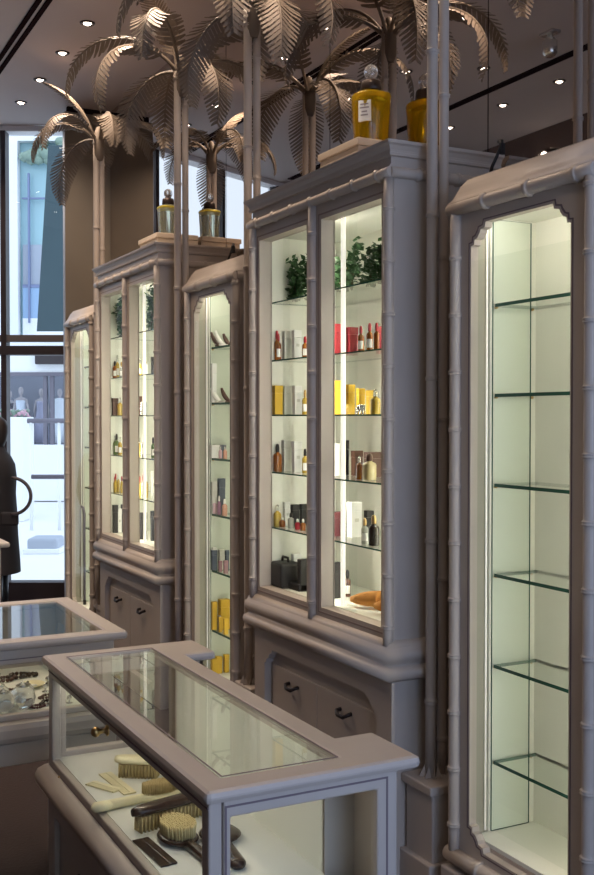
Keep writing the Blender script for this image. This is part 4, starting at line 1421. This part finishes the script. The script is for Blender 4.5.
ZG = 2.1006
garland(2.10, 4.06, 4.12, ZG, .11, 8, 'dark green garland clump behind the left edge of the left door, nearer tall cabinet')
garland(2.11, 3.85, 3.99, ZG, .13, 11, 'taller dark green garland clump in the left door, nearer tall cabinet')
garland(2.10, 3.60, 3.72, ZG, .12, 9, 'green garland left of the light tube in the right door, nearer tall cabinet')
garland(2.105, 3.20, 3.52, ZG, .10, 17, 'low green garland right of the light tube, nearer tall cabinet')
garland(2.065, 6.34, 6.47, ZG, .17, 11, 'dark green garland in the left door of the farther tall cabinet')
garland(2.075, 5.83, 5.93, ZG, .19, 9, 'dark green garland left of the tube in the right door, farther tall cabinet')
garland(2.075, 5.52, 5.68, ZG, .17, 10, 'green garland right of the tube in the right door, farther tall cabinet')


def suede_roll(p, L, rz, label):
    o = empty('suede_roll', p, label, 'roll', 'tan suede rolls in the nearer tall cabinet', rz)
    path = [(-L / 2 + L * t, .012 * math.sin(3.1 * t), .030 + .018 * t) for t in [i / 10 for i in range(11)]]
    MB().tube(path, [.010, .019, .025, .029, .031, .031, .030, .028, .024, .018, .009], 12).build('roll', 'suede', o, (0, 0, 0))
    MB().tube([(-.004, .010, .038), (.008, .010, .038)], .0325, 12).build('band', 'suede', o, (0, 0, 0))


suede_roll((2.115, 3.44, .8596), .23, math.radians(-58), 'tan suede roll on the left, beside the light tube at the cabinet floor')
suede_roll((2.105, 3.26, .8596), .24, math.radians(-68), 'tan suede roll on the right, next to the right door frame')

# dark hooked bar added in place of a door handle's reflection in the glass
cn = empty('hook_reflection', (2.085, 7.40, .2504), 'dark hooked bar modelling a door handle reflection in the farthest narrow cabinet', 'reflection')
MB().tube([(2.085, 7.40, .2504), (2.085, 7.40, .82), (2.085, 7.398, .90), (2.083, 7.42, .945), (2.08, 7.45, .955)], .009, 9).build('shaft', 'railgrey', cn, cn.location)
MB().lathe(cn.location, [(.012, 0), (.013, .03), (.009, .035)], seg=10).build('tip', 'b_black', cn, cn.location)
pf = empty('flower_reflection', (2.16, 7.13, 1.3856), 'vase of pink flowers modelling a street flower reflection in the farthest narrow cabinet', 'vase')  # vase put in where the cabinet glass reflects flowers from the street
MB().lathe(pf.location, [(.018, 0), (.028, .03), (.02, .07), (.014, .08)], seg=12).build('vase', 'b_black', pf, pf.location)
mb = MB()
for i in range(14):
    mb.lathe(pf.location + Vector((rng.uniform(-.03, .03), rng.uniform(-.03, .03), .085 + rng.random() * .03)), [(0, -.012), (.012, 0), (0, .012)], seg=6)
mb.build('flowers', 'pinkflower', pf, pf.location)

# ------------------------------------------------------------------ person in a dark coat by the door
def person(base, rz):
    o = empty('person', base, 'person in a long dark coat standing at the shop door with a looped bag strap', 'person', None, rz)
    V_, E_, R_ = [], [], []

    def v(p, r, parent=None):
        V_.append(p)
        R_.append(r)
        if parent is not None:
            E_.append((parent, len(V_) - 1))
        return len(V_) - 1
    pel = v((0, 0, .86), .105)
    sp1 = v((-.01, 0, 1.02), .100, pel)
    sp2 = v((0, 0, 1.20), .105, sp1)
    nk = v((0, 0, 1.345), .045, sp2)
    nk2 = v((.012, 0, 1.40), .044, nk)
    hd = v((.018, 0, 1.47), .068, nk2)
    v((.016, 0, 1.545), .062, hd)
    for s in (-1, 1):
        hp = v((0, s * .075, .80), .075, pel)
        kn = v((.012, s * .080, .46), .050, hp)
        an = v((-.01, s * .080, .09), .034, kn)
        ft = v((.07, s * .088, .035), .032, an)
        v((.14, s * .094, .026), .026, ft)
        sh = v((0, s * .150, 1.265), .048, sp2)
        el = v((-.03, s * .195, 1.00), .036, sh)
        wr = v((.03, s * .185, .80), .024, el)
        pm = v((.045, s * .18, .735), .026, wr)
        for k, (dy, ln) in enumerate(((-.022, .062), (-.008, .072), (.007, .068), (.021, .052))):
            f1 = v((.05 + .004 * k, s * (.18) + dy, .70), .0085, pm)
            f2 = v((.058 + .003 * k, s * .178 + dy, .70 - ln * .55), .008, f1)
            v((.052, s * .174 + dy, .70 - ln), .007, f2)
        t1_ = v((.072, s * .168, .745), .010, pm)
        v((.088, s * .160, .70), .008, t1_)
    me = bpy.data.meshes.new('body')
    me.from_pydata(V_, E_, [])
    ob = bpy.data.objects.new('body', me)
    COL.objects.link(ob)
    ob.parent = o
    sk = ob.modifiers.new('skin', 'SKIN')
    sk.use_smooth_shade = True
    for i, r in enumerate(R_):
        d = me.skin_vertices[0].data[i]
        d.radius = (r, r)
        d.use_root = (i == 0)
    sb = ob.modifiers.new('sub', 'SUBSURF')
    sb.levels = sb.render_levels = 2
    me.materials.append(M['skin'])
    f = MB()
    f.lathe((.078, 0, 1.475), [(.014, 0), (.011, .012), (.004, .028), (0, .032)], (.8, 0, -.25), 8)
    f.lathe((.076, 0, 1.440), [(.018, 0), (.016, .006), (0, .009)], (1, 0, 0), 10)
    for s in (-1, 1):
        f.lathe((.020, s * .066, 1.480), [(.018, 0), (.02, .006), (.012, .012)], (0, s, 0), 8)
    f.build('face_features', 'skin', o, (0, 0, 0))
    e = MB()
    for s in (-1, 1):
        e.lathe((.070, s * .026, 1.492), [(.009, 0), (.008, .006), (0, .009)], (1, 0, 0), 8)
    e.build('eyes', 'b_black', o, (0, 0, 0))
    h = MB()
    h.lathe((-.006, 0, 1.37), [(.050, 0), (.074, .05), (.086, .11), (.086, .16), (.07, .205), (.035, .23), (0, .236)], seg=20, sx=.98, sy=.95)
    h.build('hair', 'hair', o, (0, 0, 0))
    c = MB()
    R = []
    for z, a, b in ((.42, .175, .215), (.50, .172, .205), (.70, .158, .195), (.90, .150, .185), (1.02, .142, .178), (1.15, .148, .192), (1.24, .135, .200), (1.30, .105, .165), (1.345, .072, .085), (1.375, .064, .068)):
        R.append([Vector((a * math.cos(q), b * math.sin(q), z)) for q in [2 * math.pi * k / 26 for k in range(26)]])
    c.rings(R, caps=False)
    co_ = c.build('coat', 'coat', o, (0, 0, 0))
    s_ = MB()
    for s in (-1, 1):
        s_.tube([(0, s * .150, 1.285), (-.015, s * .190, 1.19), (-.03, s * .208, 1.0), (0, s * .205, .90), (.032, s * .190, .80)], [.050, .050, .046, .044, .040], 14)
    s_.build('sleeve', 'coat', co_, (0, 0, 0))
    b = MB()
    for s in (-1, 1):
        b.lathe((.045, s * .085, 0), [(.048, 0), (.05, .02), (.042, .055), (.0, .07)], seg=14, sx=2.0)
        b.tube([(-.012, s * .08, .04), (-.012, s * .08, .40)], [.048, .055], 12)
    b.build('boots', 'black', o, (0, 0, 0))
    return o


pr = person((1.610, 8.128, 0), math.radians(-27.2 + 180))
# hoop-shaped strap of the bag at the person's side
bs = empty('hoop_bag', (1.650, 7.80, .78), 'round dark hoop handle of a bag hanging at the side of the coat', 'bag')
mb = MB()
U = Vector((0.8894, -0.4571, 0))
cc = Vector((1.650, 7.799, 1.02))
path = [cc + U * (.145 * math.cos(a)) + Vector((0, 0, .135 * math.sin(a))) for a in [math.radians(-88 + 176 * i / 22) for i in range(23)]]
mb.tube(path, .013, 9)
mb.build('handle', 'strap', bs, bs.location)
mb = MB()
mb.obox(cc + U * -.02 + Vector((0, .0, -.17)) + Vector((.4571, .8894, 0)) * .03, (.13, .05, .10), math.radians(-27.2))
mb.build('pouch', 'coat', bs, bs.location, .015)
